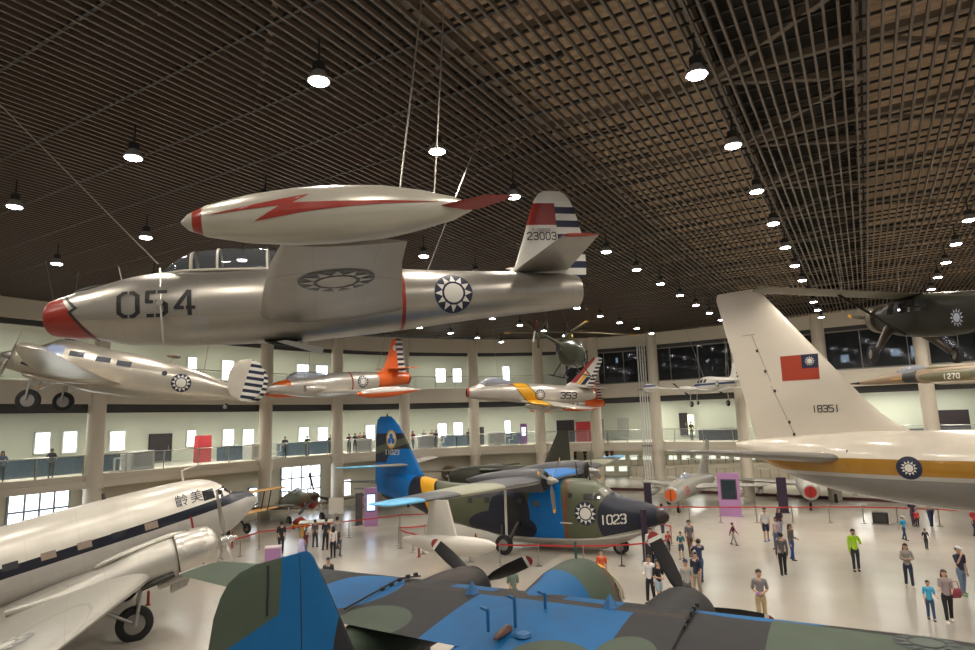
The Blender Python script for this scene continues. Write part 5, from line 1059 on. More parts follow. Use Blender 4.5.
# ---------------------------------------------------------------- camouflaged warbird by the big window
def warbird():
    q = empty('propeller_airplane', onz(316, 524), (0,-RAD(9),RAD(-52)), 'brown and green camouflaged single-engined airplane with painted teeth, by the tall lit window', 'airplane')
    B_ = (.16,.12,.07); sk = paint('warbird_skin', B_, [((.09,.11,.05), ('ell', (-3.0,0,2.2), (1.3,9,.8))), ((.09,.11,.05), ('ell', (-6.5,0,2.2), (1.4,9,.9))), ((.55,.53,.48), ('and', ('half', (0,0,-1), -1.35), ('box', (-2.0,None), None, None))), ((.32,.02,.02), ('ell', (-.75,0,1.22), (.9,9,.3))), ((.6,.57,.5), ('ell', (-.75,0,1.22), (.2,9,.3)))], rough=.5)
    b = MB().body([(0,1.85,.3,.3,.45),(-.5,1.75,.42,.42,.75),(-1.8,1.8,.48,.48,.75),(-3.0,1.85,.5,.62,.62),(-4.2,1.85,.46,.72,.56),(-6.0,1.85,.34,.46,.42),(-8.8,1.9,.1,.2,.2)], 22, 3); b.build('fuselage', sk, q)
    canopy(q, [(-2.6,2.3,.2,.08),(-3.1,2.35,.3,.35),(-4.2,2.35,.26,.22)], frames=(-3.1,), m=MATS['canopy_pale'])
    for s in (1, -1):
        MB().foil([(s*.2,-1.7,1.35,2.6,.14),(s*5.3,-2.1,1.7,1.3,.11)], 'y', 10).build('wing', sk, q)
        wheel(q, (-1.75,s*1.2,.40), .36, .2); strut(q, [(-1.75,s*1.2,.4),(-1.9,s*1.15,1.35)], .07)
        MB().foil([(s*.05,-8.0,2.05,1.1,.1),(s*1.9,-8.3,2.1,.7,.09)], 'y', 8).build('tailplane', sk, q)
    MB().foil([(2.0,-7.6,0,1.6,.09),(3.4,-8.3,0,.7,.08)], 'z', 8).build('fin', sk, q)
    prop(q, (.1,0,1.85), 1.65, 3, RAD(102), .22, .28, .6, hubm=mat('spinner_brown', (.07,.05,.035), .4))
warbird()
# ---------------------------------------------------------------- biplane trainer by the transport's nose
def biplane():
    q = empty('biplane', onz(243, 541)+Vector((-.6,1.6,0)), (0,0,RAD(-28)), 'yellow and silver biplane trainer parked beyond the transport airplane nose', 'airplane')
    sk = paint('biplane_silver', (.42,.42,.42), [], rough=.4, metal=.3); yl = mat('biplane_yellow', (.72,.36,.03), .4)
    MB().body([(0,1.5,.3,.3,.3),(-.3,1.5,.45,.45,.45),(-1.5,1.45,.42,.46,.45),(-3.5,1.4,.35,.4,.35),(-6.4,1.3,.08,.15,.15)], 18, 3).build('fuselage', sk, q)
    for s in (1, -1):
        MB().foil([(0,-.6,2.45,1.3,.1),(s*4.2,-.7,2.5,1.2,.1)], 'y', 8).build('upper_wing', yl, q)
        MB().foil([(s*.2,-1.2,1.05,1.3,.1),(s*4.0,-1.3,1.15,1.2,.1)], 'y', 8).build('lower_wing', yl, q)
        for x in (-.9,-1.5): MB().tube([(x-.3,s*3.0,1.15),(x,s*3.0,2.45)], .04, 6).build('wing_strut', M_ENG, q)
        wheel(q, (-.6,s*.8,.32), .32, .16); strut(q, [(-.6,s*.75,.32),(-1.0,s*.3,1.2)], .06, m=M_COCK)
        MB().foil([(s*.05,-5.6,1.4,.8,.1),(s*1.4,-5.7,1.4,.6,.1)], 'y', 6).build('tailplane', sk, q)
    MB().foil([(1.3,-5.5,0,1.0,.08),(2.2,-5.9,0,.6,.08)], 'z', 6).build('fin', sk, q)
    prop(q, (.1,0,1.5), 1.1, 2, RAD(20), .16, .12, .2)
biplane()
# ---------------------------------------------------------------- dark airplanes in the far corner
def far_plane(loc, yaw, z0, L_, span, fin_h, col, label, hubs=True, tail=True):
    q = empty('parked_airplane', loc, (0,0,RAD(yaw)), label, 'airplane')
    sk = paint('far_'+label.split()[0], col, [], rough=.5)
    k = L_/12
    MB().body([(0,z0,.2,.2,.2),(-.4*k,z0,.55,.5,.5),(-2*k,z0,.75,.75,.7),(-5*k,z0,.8,.8,.75),(-9*k,z0+.2,.45,.5,.45),(-L_,z0+.5,.08,.15,.15)], 20, 3).build('fuselage', sk, q)
    for s in (1, -1):
        MB().foil([(s*.2,-3.2*k,z0+.5,2.4*k,.13),(s*span/2,-3.8*k,z0+.7,1.3*k,.1)], 'y', 10).build('wing', sk, q)
        MB().foil([(s*.1,-L_*.85,z0+.6,1.5,.1),(s*2.6,-L_*.88,z0+.65,.9,.1)], 'y', 8).build('tailplane', sk, q)
        wheel(q, (-4*k,s*1.4,.4), .4, .24); strut(q, [(-4*k,s*1.4,.4),(-4*k,s*1.0,z0)], .08)
    MB().foil([(z0+.4,-L_*.80,0,2.3,.08),(z0+.4+fin_h,-L_*.95,0,.85,.07)], 'z', 8).build('fin', sk, q)
    wheel(q, (-1.*k,0,.3), .3, .16); strut(q, [(-1.*k,0,.3),(-1.*k,0,z0)], .07)
    if hubs:
        prop(q, (0,0,z0), 1.3, 2, RAD(20), .2, .18, .3)
    return q
far_plane((-3.4,51.3,0), 172, 2.3, 9.2, 6.4, 2.9, (.045,.045,.03), 'dark green parked airplane with a tall leaning fin behind the flying boat')
far_plane(onz(500, 497)+Vector((-2,-3,0)), -62, 1.9, 9, 12, 1.6, (.16,.11,.075), 'brown parked airplane hidden behind the flying boat wing')
far_plane(onz(386, 506)+Vector((0,2,0)), 100, 1.5, 9.5, 7, .9, (.03,.03,.03), 'black parked airplane beyond the flying boat tail')
# ---------------------------------------------------------------- information kiosks
def kiosk(px, py, h, w, yaw, col, screen, label, t=.18):
    q = empty('information_kiosk', onz(px, py), (0,0,RAD(yaw)), label, 'kiosk')
    MB().box((0,0,h/2+.03), (w, t, h-.06)).build('panel', col, q, smooth=False)
    MB().box((0,0,.03), (w*1.15, t*1.6, .06)).build('base', col, q, smooth=False)
    if screen: MB().box((0,-t/2-.01,h*.62), (w*.62, .03, h*.42)).build('screen', screen, q, smooth=False); MB().box((0,-t/2-.008,h*.62), (w*.72, .02, h*.47)).build('screen_frame', mat('kiosk_frame', (.06,.05,.07), .4), q, smooth=False)
    return q
PINK = mat('kiosk_pink', (.46,.24,.47), .4, noise=.05); PURP = mat('kiosk_purple', (.035,.02,.045), .4); SC_D = mat('screen_dark', (.012,.03,.04), .1, spec=.8); SC_L = mat('screen_lit', (.5,.7,.9), .3, emit=(.45,.65,1), estr=1.5)
kiosk(731, 516, 2.75, 1.35, -22, PINK, SC_D, 'pink information kiosk with a dark screen in front of the swept-wing jets')
kiosk(371, 526, 2.45, .85, 12, PINK, SC_L, 'pink information kiosk with a lit screen below the blue tail')
kiosk(359, 525, 2.1, .5, 60, mat('kiosk_grey', (.09,.08,.09), .4), None, 'narrow dark grey kiosk panel standing beside the pink lit one')
kiosk(649, 512, 2.0, .5, -15, PURP, None, 'slim dark purple kiosk near the jet with orange intake cover')
kiosk(784, 513, 2.3, .6, -20, PURP, None, 'dark purple kiosk beneath the white airliner tail')
kiosk(646.5, 562, 2.35, .22, 20, PURP, None, 'thin dark kiosk panel beside the flying boat nose')
# ---------------------------------------------------------------- belt barriers
M_POST = mat('post_steel', (.35,.33,.30), .3, .8); M_BELT = mat('belt_red', (.50,.03,.03), .5)
def barrier(pts, label, h=.95, sag=.02):
    """pts: floor points where the posts stand; a red belt runs along their tops"""
    P_ = [onz(*p) for p in pts]
    for p in P_:
        q = empty('barrier_post', p, label='slim steel post of the '+label, cat='post', group='posts of the '+label)
        MB().lathe([(0,.17),(.02,.17),(.04,.03)], (0,0,0), 'z', 16).build('base', M_POST, q)
        MB().lathe([(.03,.028),(h,.028),(h+.01,.04),(h+.06,.035)], (0,0,0), 'z', 10).build('pole', M_POST, q)
    mb = MB(); o = P_[0]
    for a, b in zip(P_, P_[1:]):
        n = 6; R_ = []
        d = (b-a).normalized(); s = Vector((-d.y, d.x, 0))*.008
        for k in range(n+1):
            t = k/n; c = a.lerp(b, .01+.98*t)-o+Vector((0,0,h-.03-4*sag*t*(1-t)))
            R_.append([c+s+Vector((0,0,.035)), c-s+Vector((0,0,.035)), c-s-Vector((0,0,.035)), c+s-Vector((0,0,.035))])
        mb.rings(R_)
    b_ = tag(mb.build('barrier_belt', M_BELT, smooth=False), 'red belt of the '+label, 'barrier belt'); b_.location = o
barrier([(583,521),(636,521.5),(690,522),(721,522.5),(757,522.5),(793,523),(830,522.5),(864,523),(898,524),(940,526),(990,529)], 'long barrier before the swept-wing jets')
barrier([(470,562),(500,565),(539,566),(584,567),(622,566)], 'barrier under the flying boat hull')
barrier([(622,566),(646,564),(668,561),(672,545),(655,537)], 'barrier around the flying boat nose')
barrier([(221,560),(240,556),(259,549),(300,543),(349,537),(400,530),(440,528)], 'barrier before the warbird and biplane')
barrier([(399,545),(425,543),(436,541)], 'small barrier behind the flying boat tail')
barrier([(401,548),(413,552),(423,554)], 'short barrier near the float pylon')
for x, y, h, l in [(232,548,.95,'red marker post standing under the transport airplane propeller'),(419,557,1.0,'red marker post on the floor near the wing float'),(476,551,.9,'red marker post with white tag beside the wing float'),(148,605,.55,'red marker post below the transport airplane engine'),(150,590,.5,'red marker behind the transport airplane wheel')][:4]:
    q = empty('marker_post', onz(x, y), label=l, cat='marker')
    MB().lathe([(0,.10),(.03,.10),(.05,.055),(h*.9,.05),(h,.01)], (0,0,0), 'z', 12).build('post', M_REDP, q)
    if 'tag' in l: MB().box((0,-.07,.12), (.24,.02,.34)).build('tag', M_WHP, q, smooth=False)
# ---------------------------------------------------------------- things on the mezzanine
def on_deck(px, o, z=4.28):
    c, d = wallhit(px, 440, o); d = Vector((d.x, d.y, 0)).normalized(); return Vector((c.x, c.y, z)), d, Vector((d.y, -d.x, 0))
def box_unit(px, o, w, dpt, h, name, label, cat, m, front=None, z=4.28):
    c, d, n = on_deck(px, o, z)
    if n.dot(Vector((c.x, c.y, 0))) > 0: n = -n
    q = empty(name, c, (0,0,atan2(d.y, d.x)), label, cat)
    s = 1 if Vector((-sin(q.rotation_euler.z), cos(q.rotation_euler.z), 0)).dot(n) > 0 else -1
    MB().box((0,0,h/2), (w, dpt, h)).build('body', m, q, smooth=False)
    if front: MB().box((0,s*(dpt/2+.01),h*.52), (w*.8, .02, h*.7)).build('front_panel', front, q, smooth=False)
    return q
CAB = mat('cabinet_white', (.62,.62,.57), .5); CBL = mat('case_blue', (.085,.14,.20), .12, spec=.8, noise=.5); POS = mat('poster_grey', (.42,.40,.38), .6); DRK = mat('screen_panel', (.03,.022,.028), .4); RDB = mat('booth_red', (.48,.04,.05), .4)
for k, (px, w, l) in enumerate([(62,6.5,'long blue glass showcase behind the railing below the silver twin'),(236,2.6,'blue showcase beside the white cabinet on the mezzanine'),(308,5.2,'long blue showcase on the mezzanine above the warbird'),(458,3.2,'blue showcase on the mezzanine between two white cubicles'),(512,1.8,'small blue showcase behind the purple mezzanine kiosk')]):
    box_unit(px, 2.6, w, .8, 1.0, 'showcase', l, 'showcase', CBL)
for px, w, h, l in [(139,1.5,1.15,'white mezzanine cubicle with a poster near the dark doorway'),(256,1.5,1.15,'white cabinet on the mezzanine beside the round column'),(361,1.6,1.1,'white cubicle on the mezzanine behind the blue tail fin'),(425,1.7,1.2,'white cubicle with grey poster between columns on the mezzanine'),(496,1.7,1.2,'white cubicle with grey poster beside the column above the flying boat')]:
    box_unit(px, 1.45, w, 1.1, h, 'cubicle', l, 'cubicle', CAB, POS)
for px, l in [(122,'white stepped frame beside the cubicle near the side column'),(276,'white stepped frame on the mezzanine next to the round column'),(439,'white stepped frame beside a mezzanine cubicle'),(508,'white stepped frame right behind the dark fin')][:4]:
    l = l.replace('right behind', 'behind')
    c, d, n = on_deck(px, .45); q = empty('stepped_frame', c, (0,0,atan2(d.y, d.x)), l, 'frame')
    MB().tube([(-.6,0,.05),(.1,0,.05),(.1,0,.5),(.45,0,.5),(.45,0,.95),(.75,0,.95)], .06, 6).build('rail', M_WHP, q, smooth=False); MB().tube([(-.6,.3,.05),(-.2,.3,.05),(-.2,.3,.8),(.3,.3,.8)], .06, 6).build('rail', M_WHP, q, smooth=False)
    MB().box((.1,.15,.03), (1.4,.5,.06)).build('base', M_WHP, q, smooth=False)
for px, w, h, zz, l, m in [(203,1.1,1.9,0,'red booth standing on the mezzanine near two bright windows',RDB),(477,1.3,1.4,.3,'dark display screen on the mezzanine beside the column',DRK),(566,1.7,2.1,0,'big dark display board on the mezzanine above the dark fin',DRK),(584,1.4,1.9,0,'red display booth next to the dark board on the mezzanine',RDB),(723,4.0,.9,0,'low dark counter on the mezzanine left of the white tail fin'.replace('left of','beside'),DRK),(912,2.2,.8,0,'low dark counter beside the round column behind the airliner',DRK),(950,2.6,2.1,0,'large dark display screen on the mezzanine above the airliner',DRK)]:
    box_unit(px, 3.0, w, .5, h, 'display_stand', l, 'display stand', m, z=4.28+zz) if zz == 0 else box_unit(px, 3.0, w, .5, h+zz, 'display_stand', l, 'display stand', m)
c, d, n = on_deck(524, 1.3); q = kiosk(524, 480, 1.9, .62, 0, mat('kiosk_violet', (.30,.12,.36), .4), mat('screen_white', (.8,.8,.9), .3, emit=(.8,.85,1), estr=1.5), 'violet kiosk with a white screen on the mezzanine'); q.location = c
# bundle of white pipes from the ceiling
c, d = wallhit(644, 400, -.6); d = Vector((d.x, d.y, 0)).normalized()
q = empty('pipe_bundle', (c.x, c.y, 0), label='four slim white vertical pipes running past the decks beside a column', cat='pipes')
for k in range(4): MB().tube([d*(k*.22-.33), d*(k*.22-.33)+Vector((0,0,CEIL-1.05))], .06, 8).build('pipe', mat('pipe_white', (.78,.76,.72), .35), q)
for z in (4.0, 8.9): MB().box(Vector((0,0,z)), (.9,.16,.12), ax=(d, Vector((d.y,-d.x,0)), Vector((0,0,1)))).build('bracket', M_METAL, q, smooth=False)
# ---------------------------------------------------------------- ramps along the end wall
def ramp(o0, o1, i0, i1, z0, z1, label, side):
    P_ = offpoly(o0); Q_ = offpoly(o1); n = i1-i0; R_ = []; top = []
    tot = [0]
    for i in range(i0, i1): tot.append(tot[-1]+(P_[i+1]-P_[i]).length)
    for k in range(n+1):
        z = z0+(z1-z0)*tot[k]/tot[-1]; a, b = P_[i0+k], Q_[i0+k]; R_.append([(a.x,a.y,.02),(b.x,b.y,.02),(b.x,b.y,z),(a.x,a.y,z)]); top.append(Vector((a.x,a.y,z)))
    struct('trim_%d' % side, MB().rings(R_), mat('ramp_wall', (.58,.50,.40), .6), smooth=False)
    q = empty('ramp_railing', top[0], label=label, cat='railing'); o = top[0]
    MB().tube([p-o+Vector((0,0,1.05)) for p in top], .035, 6).build('handrail', M_METAL, q); MB().tube([p-o+Vector((0,0,.12)) for p in top], .02, 6).build('bottom_rail', M_METAL, q)
    for a, b in zip(top, top[1:]):
        m_ = max(1, int((b-a).length/.75))
        for k in range(m_):
            p = a.lerp(b, k/m_); MB().box(p-o+Vector((0,0,.52)), (.05,.05,1.04)).build('post', mat('post_bronze', (.22,.17,.12), .4, .5), q, smooth=False)
ramp(10.8, 12.2, 13, 17, .15, .2, 'bronze railing along the lower ramp by the end wall', 40)
ramp(12.8, 14.2, 13, 17, 1.1, 2.7, 'bronze railing along the upper ramp climbing to the mezzanine', 41)
# ---------------------------------------------------------------- odds and ends on the floor
q = empty('information_stand', onz(316, 536), (0,0,RAD(10)), 'yellow and white information counter with a flat sign behind the barrier', 'counter')
MB().box((0,0,.85), (2.0,1.0,.06)).build('counter_top', M_WHP, q, smooth=False); MB().box((0,0,.8), (2.06,1.06,.04)).build('edge', M_REDP, q, smooth=False)
for x in (-.8,.8):
    for y in (-.38,.38): MB().box((x,y,.39), (.07,.07,.78)).build('leg', M_YELP, q, smooth=False)
q = empty('sign_board', onz(336, 530), (0,0,RAD(5)), 'blank cream sign board on a thin stand by the counter', 'sign')
MB().box((0,0,1.5), (.95,.04,1.0)).build('board', mat('sign_cream', (.68,.63,.55), .6), q, smooth=False); MB().tube([(0,0,0),(0,0,1.1)], .03, 8).build('stand', M_POST, q); MB().lathe([(0,.2),(.03,.2)], (0,0,0), 'z', 14).build('base', M_POST, q)
q = empty('ride_cart', onz(300, 529), (0,0,RAD(-20)), 'small red and yellow toy cart beyond the barrier', 'cart')
MB().body([(-.45,.45,.2,.1,.2),(0,.5,.3,.3,.25),(.5,.4,.2,.1,.15)], 12, 2).build('body', M_REDP, q); MB().box((0,0,.22), (1.0,.55,.16)).build('bumper', M_YELP, q, smooth=False)
for x in (-.3,.3):
    for y in (-.25,.25): wheel(q, (x,y,.12), .12, .08, n=12)
q = empty('display_box', onz(273, 562), (0,0,RAD(15)), 'small pink box with pale top standing on the floor behind the blue fin', 'box')
MB().box((0,0,.35), (.75,.6,.7)).build('body', PINK, q, smooth=False); MB().box((0,0,.73), (.79,.64,.06)).build('lid', mat('pale_pink', (.7,.58,.62), .5), q, smooth=False)
q = empty('display_dome', onz(301, 563), (0,0,0), 'pale lavender rounded panel standing behind the blue fin', 'display')
MB().body([(-.08,.0,.38,1.15,.0),(.08,.0,.38,1.15,.0)], 20, 1).build('panel', mat('lavender', (.48,.44,.66), .5), q); MB().box((0,0,.04), (.5,.9,.08)).build('base', PINK, q, smooth=False)
q = empty('loudspeaker', onz(881, 524), (0,0,RAD(-30)), 'black box speaker on the floor under the airliner', 'speaker')
MB().box((0,0,.35), (.8,.5,.6)).build('cabinet', M_COCK, q, smooth=False); MB().box((0,-.26,.35), (.6,.03,.45)).build('grille', M_ENG, q, smooth=False); MB().box((0,0,.03), (.9,.6,.06)).build('base', M_POST, q, smooth=False)
# ============================================================ PEOPLE
SKIN = mat('skin', (.50,.30,.20), .55); HAIRM = mat('hair_black', (.015,.012,.01), .5); HAIRB = mat('hair_brown', (.06,.03,.02), .5); EYE = mat('eye_dark', (.01,.01,.01), .3)
def skin_obj(name, pts, edges, m, parent, root=0, sub=1):
    """a limb-tree surface grown from joints (x,y,z,radius)"""
    bm = bmesh.new(); L = bm.verts.layers.skin.verify(); vs = []
    for i, p in enumerate(pts):
        v = bm.verts.new(p[:3]); r = p[3]; v[L].radius = (r, p[4] if len(p) > 4 else r); v[L].use_root = (i == root); vs.append(v)
    for a, b in edges: bm.edges.new((vs[a], vs[b]))
    me = bpy.data.meshes.new(name); bm.to_mesh(me); bm.free(); me.materials.append(m)
    o = bpy.data.objects.new(name, me); COL.objects.link(o); o.parent = parent
    s = o.modifiers.new('skin', 'SKIN'); s.use_smooth_shade = True; s.use_x_symmetry = False
    b = o.modifiers.new('sub', 'SUBSURF'); b.levels = sub; b.render_levels = sub
    return o
ARMS = {  # elbow and hand offsets from the shoulder in body heights: (side out, forward, up)
 'down': ((.014,-.012,-.175),(.018,.03,-.335)), 'back': ((.014,-.07,-.16),(.016,-.12,-.31)), 'fwd': ((.012,.06,-.165),(.01,.17,-.28)), 'bent': ((.018,-.01,-.175),(-.02,.13,-.20)), 'waist': ((.03,.0,-.17),(-.07,.11,-.20)), 'hold': ((.02,.04,-.15),(.05,.12,-.18)),
 'fold': ((.04,.05,-.15),(-.12,.12,-.14)), 'face': ((.03,.09,-.14),(-.04,.13,.02)), 'photo': ((.05,.10,-.09),(-.03,.17,.04)), 'out': ((.045,.0,-.17),(.085,.04,-.30)), 'rail': ((.04,.06,-.15),(.03,.18,-.17)), 'up': ((.06,.05,.08),(.03,.1,.22))}
def clothm(c, n=.1): 
    k = 'cloth_%d_%d_%d' % tuple(int(x*1000) for x in c); return mat(k, c, .8, noise=n, nscale=9)
def person(loc, h, face, label, top=(.5,.5,.5), legs=(.02,.02,.03), arms=('down','down'), stride=.05, hair='short', hairm=None, sleeve='short', leglen='long', cap=None, shoe=(.03,.03,.03), extra=None, lean=0., group=None, tilt=0., female=False, tiny=False):
    r = empty('person', loc, (0,0,face), label, 'person', group)       # faces +y locally
    sw = .092 if female else .102
    J = {}
    P_ = lambda x, y, z: (x*h, (y+lean*z)*h, z*h)
    hw, st = .052, stride
    hd = Vector((0,.005,.925)); 
    pts = [P_(0,0,.52)+(.078*h,.058*h), P_(0,-.004,.62)+(.066*h,.052*h), P_(0,-.004,.72)+(.080*h,.058*h), P_(0,-.002,.79)+(.074*h,.05*h), P_(0,.0,.835)+(.030*h,), P_(0,.004,.875)+(.040*h,.046*h), P_(0,.006,.93)+(.046*h,.058*h), P_(0,.0,.968)+(.030*h,.038*h)]
    ed = [(0,1),(1,2),(2,3),(3,4),(4,5),(5,6),(6,7)]
    pts.append(P_(0,.060,.912)+(.007*h,)); ed.append((6,8))           # nose
    for s in (-1, 1): pts.append(P_(s*.047,.0,.915)+(.008*h,)); ed.append((6,len(pts)-1))     # ears
    hands = []; arm_pts = {}
    for s, a in ((-1, arms[0]), (1, arms[1])):
        e, w = ARMS[a]; S_ = (s*sw,0,.795); E_ = (S_[0]+s*e[0], S_[1]+e[1], S_[2]+e[2]); W2 = (S_[0]+s*w[0], S_[1]+w[1], S_[2]+w[2]); i = len(pts)
        pts += [P_(*S_)+(.032*h,), P_(*E_)+(.024*h,), P_(*W2)+(.016*h,)]; ed += [(3,i),(i,i+1),(i+1,i+2)]
        d = (Vector(W2)-Vector(E_)).normalized(); up = Vector((s,0,0)); sd = d.cross(up).normalized() if abs(d.x) < .9 else Vector((0,1,0)); nrm = d.cross(sd)
        pl = Vector(W2)+d*.035; pts.append(P_(*pl)+(.022*h,.013*h)); ed.append((i+2,i+3)); k = i+3
        if not tiny:
            for q, (o_, l_) in enumerate(((-.016,.034),(-.006,.04),(.005,.037),(.015,.03))):
                b1 = pl+d*.018+sd*o_; b2 = b1+d*l_*.5+nrm*.004; b3 = b1+d*l_+nrm*.012; j = len(pts)
                pts += [P_(*b1)+(.0058*h,), P_(*b2)+(.0052*h,), P_(*b3)+(.0045*h,)]; ed += [(k,j),(j,j+1),(j+1,j+2)]
            t1 = pl+sd*-.024; t2 = t1+d*.02+sd*-.006; j = len(pts); pts += [P_(*t1)+(.0068*h,), P_(*t2)+(.005*h,)]; ed += [(k,j),(j,j+1)]
        arm_pts[s] = (S_, E_, W2)
    feet = {}
    for s in (-1, 1):
        f = st*s; K_ = (s*hw, f*.55+.012, .285-abs(f)*.1); A_ = (s*hw*1.05, f*1.15-.005, .045+(.02 if f < -.04 else 0)); i = len(pts)
        pts += [P_(s*hw,0,.49)+(.052*h,), P_(*K_)+(.034*h,), P_(*A_)+(.021*h,), P_(A_[0],A_[1]+.075,.02)+(.018*h,.016*h)]; ed += [(0,i),(i,i+1),(i+1,i+2),(i+2,i+3)]; feet[s] = (K_, A_)
    skin_obj('body', pts, ed, SKIN, r)
    # trousers / shorts / skirt
    kz = 1. if leglen == 'long' else .45
    tp = [P_(0,0,.535)+(.084*h,.066*h), P_(0,0,.60)+(.074*h,.058*h)]; te = [(0,1)]
    for s in (-1, 1):
        K_, A_ = feet[s]; i = len(tp); tp += [P_(s*hw,0,.475)+(.060*h,)]; te.append((0,i))
        if leglen == 'long': tp += [P_(*K_)+(.042*h,), P_(A_[0],A_[1],.03)+(.033*h,)]; te += [(i,i+1),(i+1,i+2)]
        else:
            m_ = Vector((s*hw,0,.475)).lerp(Vector(K_), 1.05); tp += [P_(*m_)+(.052*h,)]; te.append((i,i+1))
    skin_obj('trousers' if leglen == 'long' else 'shorts', tp, te, clothm(legs), r)
    sp_ = [P_(0,0,.475)+(.080*h,.064*h), P_(0,0,.53)+(.088*h,.07*h), P_(0,-.004,.64)+(.076*h,.060*h), P_(0,-.004,.73)+(.090*h,.066*h), P_(0,-.002,.79)+(.082*h,.056*h), P_(0,0,.85)+(.036*h,)]; se = [(0,1),(1,2),(2,3),(3,4),(4,5)]
    for s in (-1, 1):
        S_, E_, W2 = arm_pts[s]; i = len(sp_); sp_.append(P_(*S_)+(.040*h,)); se.append((4,i))
        if sleeve == 'short': m_ = Vector(S_).lerp(Vector(E_), .6); m2 = Vector(S_).lerp(Vector(E_), .98); sp_ += [P_(*m_)+(.036*h,), P_(*m2)+(.034*h,)]; se += [(i,i+1),(i+1,i+2)]
        elif sleeve == 'long':
            m_ = Vector(E_).lerp(Vector(W2), 1.06); sp_ += [P_(*E_)+(.032*h,), P_(*m_)+(.024*h,)]; se += [(i,i+1),(i+1,i+2)]
    skin_obj('jacket' if extra == 'jacket' else 'shirt', sp_, se, clothm(top), r, root=2)
    for s in (-1, 1):
        K_, A_ = feet[s]; x, y, z = P_(A_[0], A_[1], 0)
        z0 = .012*h if A_[2] > .05 else 0
        MB().body([(.105*h,.0,.012*h,.02*h,.0),(.08*h,0,.026*h,.032*h,0),(.02*h,0,.028*h,.045*h,0),(-.03*h,0,.026*h,.05*h,0),(-.048*h,0,.012*h,.03*h,0)], 12, 2).xf(Matrix.Translation((x,y,z0+.004)) @ Matrix.Rotation(pi/2, 4, 'Z')).build('shoe', clothm(shoe), r)
    # hair, eyes, cap
    hm = hairm or HAIRM; C_ = Vector(P_(0,-.012,.938))
    def ell(c, rx, ry, rz, n=14, keep=None):
        R_ = []
        for i in range(1, n): a = pi*i/n; R_.append([(c[0]+rx*sin(a)*cos(2*pi*j/18), c[1]+ry*sin(a)*sin(2*pi*j/18), c[2]+rz*cos(a)) for j in range(18)])
        m_ = MB().rings(R_)
        return m_.cut(keep) if keep else m_
    front = C_.y+.030*h
    ell(C_, .055*h, .064*h, .060*h, keep=lambda p: p[2] > C_.z+.016*h or (p[1] < C_.y+.014*h and p[2] > C_.z-.045*h)).build('hair', hm, r)
    if hair == 'long': MB().rings([[(C_.x+a*.05*h*cos(t), C_.y-.018*h+b*.045*h*sin(t)-.0*h, C_.z-dz*h) for t in [pi+pi*j/10 for j in range(11)]] for a, b, dz in ((1,1,-.02),(1.12,1.1,.03),(1.25,1.15,.08),(1.15,1.,.125))]+[[(C_.x+.5*.05*h*cos(t), C_.y-.018*h+.5*.045*h*sin(t), C_.z-.14*h) for t in [pi+pi*j/10 for j in range(11)]]], False, False, closed=False).build('long_hair', hm, r)
    e = MB()
    for s in (-1, 1): e.lathe([(-.004*h,.0065*h),(.002*h,.0065*h)], P_(s*.018,.058,.932), 'y', 8)
    if not tiny: e.build('eyes', EYE, r)
    if cap:
        c = ell((C_.x, C_.y+.008*h, C_.z+.010*h), .056*h, .064*h, .056*h, keep=lambda p: p[2] > C_.z+.018*h); c.body([(0,0,.05*h,.004*h,.004*h),(.05*h,0,.035*h,.003*h,.003*h)], 12, 1)
        MB().add(c.v[:], c.f[:]) 
        cc = ell((C_.x, C_.y+.008*h, C_.z+.010*h), .057*h, .065*h, .057*h, keep=lambda p: p[2] > C_.z+.018*h); cc.build('cap', clothm(cap), r)
        MB().box((C_.x, C_.y+.088*h, C_.z+.024*h), (.075*h,.075*h,.008*h)).build('cap_brim', clothm(cap), r, smooth=False)
    return r
def face(px, py, toward):
    """heading (z rotation) so the figure at this pixel faces 'cam', 'away', or a bearing relative to the viewer in degrees"""
    g = onz(px, py); a = atan2(-g.y, -g.x)-pi/2
    return a + RAD(toward)
def P(px, py, h, turn, label, **k): return person(onz(px, py), h, face(px, py, turn), label, **k)
DENIM = (.05,.08,.16); NAVYC = (.02,.025,.06); GREY = (.22,.20,.19); BLKC = (.015,.015,.017)
P(857, 571, 1.72, 8, 'man in a bright yellow-green jacket holding a hand to his face', top=(.42,.72,.02), legs=(.03,.035,.05), arms=('face','down'), sleeve='long', extra='jacket', stride=.03)
P(910, 587, 1.60, 10, 'woman with long hair in a grey sweater with arms folded', top=(.30,.26,.24), legs=(.02,.03,.06), arms=('fold','fold'), sleeve='long', hair='long', stride=-.06, shoe=(.6,.55,.5), female=True)
q = P(964, 595, 1.70, 40, 'man in a white cap and dark navy polo with a hand at his chin', top=(.02,.025,.05), legs=(.12,.17,.25), arms=('down','face'), cap=(.75,.75,.78), stride=.05, shoe=(.1,.25,.12))
P(950, 622, 1.60, 12, 'woman with wavy dark hair in a mauve top and black trousers leading a boy', top=(.30,.24,.25), legs=(.012,.012,.015), arms=('bent','hold'), hair='long', hairm=HAIRB, stride=.07, shoe=(.7,.68,.65), female=True)
P(932, 620, 1.22, 8, 'small boy in a light blue T-shirt and jeans holding the hand of a woman', top=(.05,.35,.58), legs=(.04,.07,.15), arms=('hold','down'), stride=-.06)
P(905, 540, 1.20, 60, 'child in a white cap and bright blue T-shirt walking under the airliner', top=(.02,.35,.62), legs=(.03,.06,.14), arms=('fwd','back'), stride=.09, cap=(.7,.68,.62))
P(927, 549, .95, 20, 'toddler in dark clothes on the open floor beneath the airliner', top=(.03,.03,.05), legs=(.05,.05,.06), arms=('out','out'), tiny=True)
P(914, 526, 1.62, 30, 'woman in dark clothes standing behind a child in red', top=(.03,.035,.07), legs=(.08,.05,.09), hair='long', tiny=True, female=True)
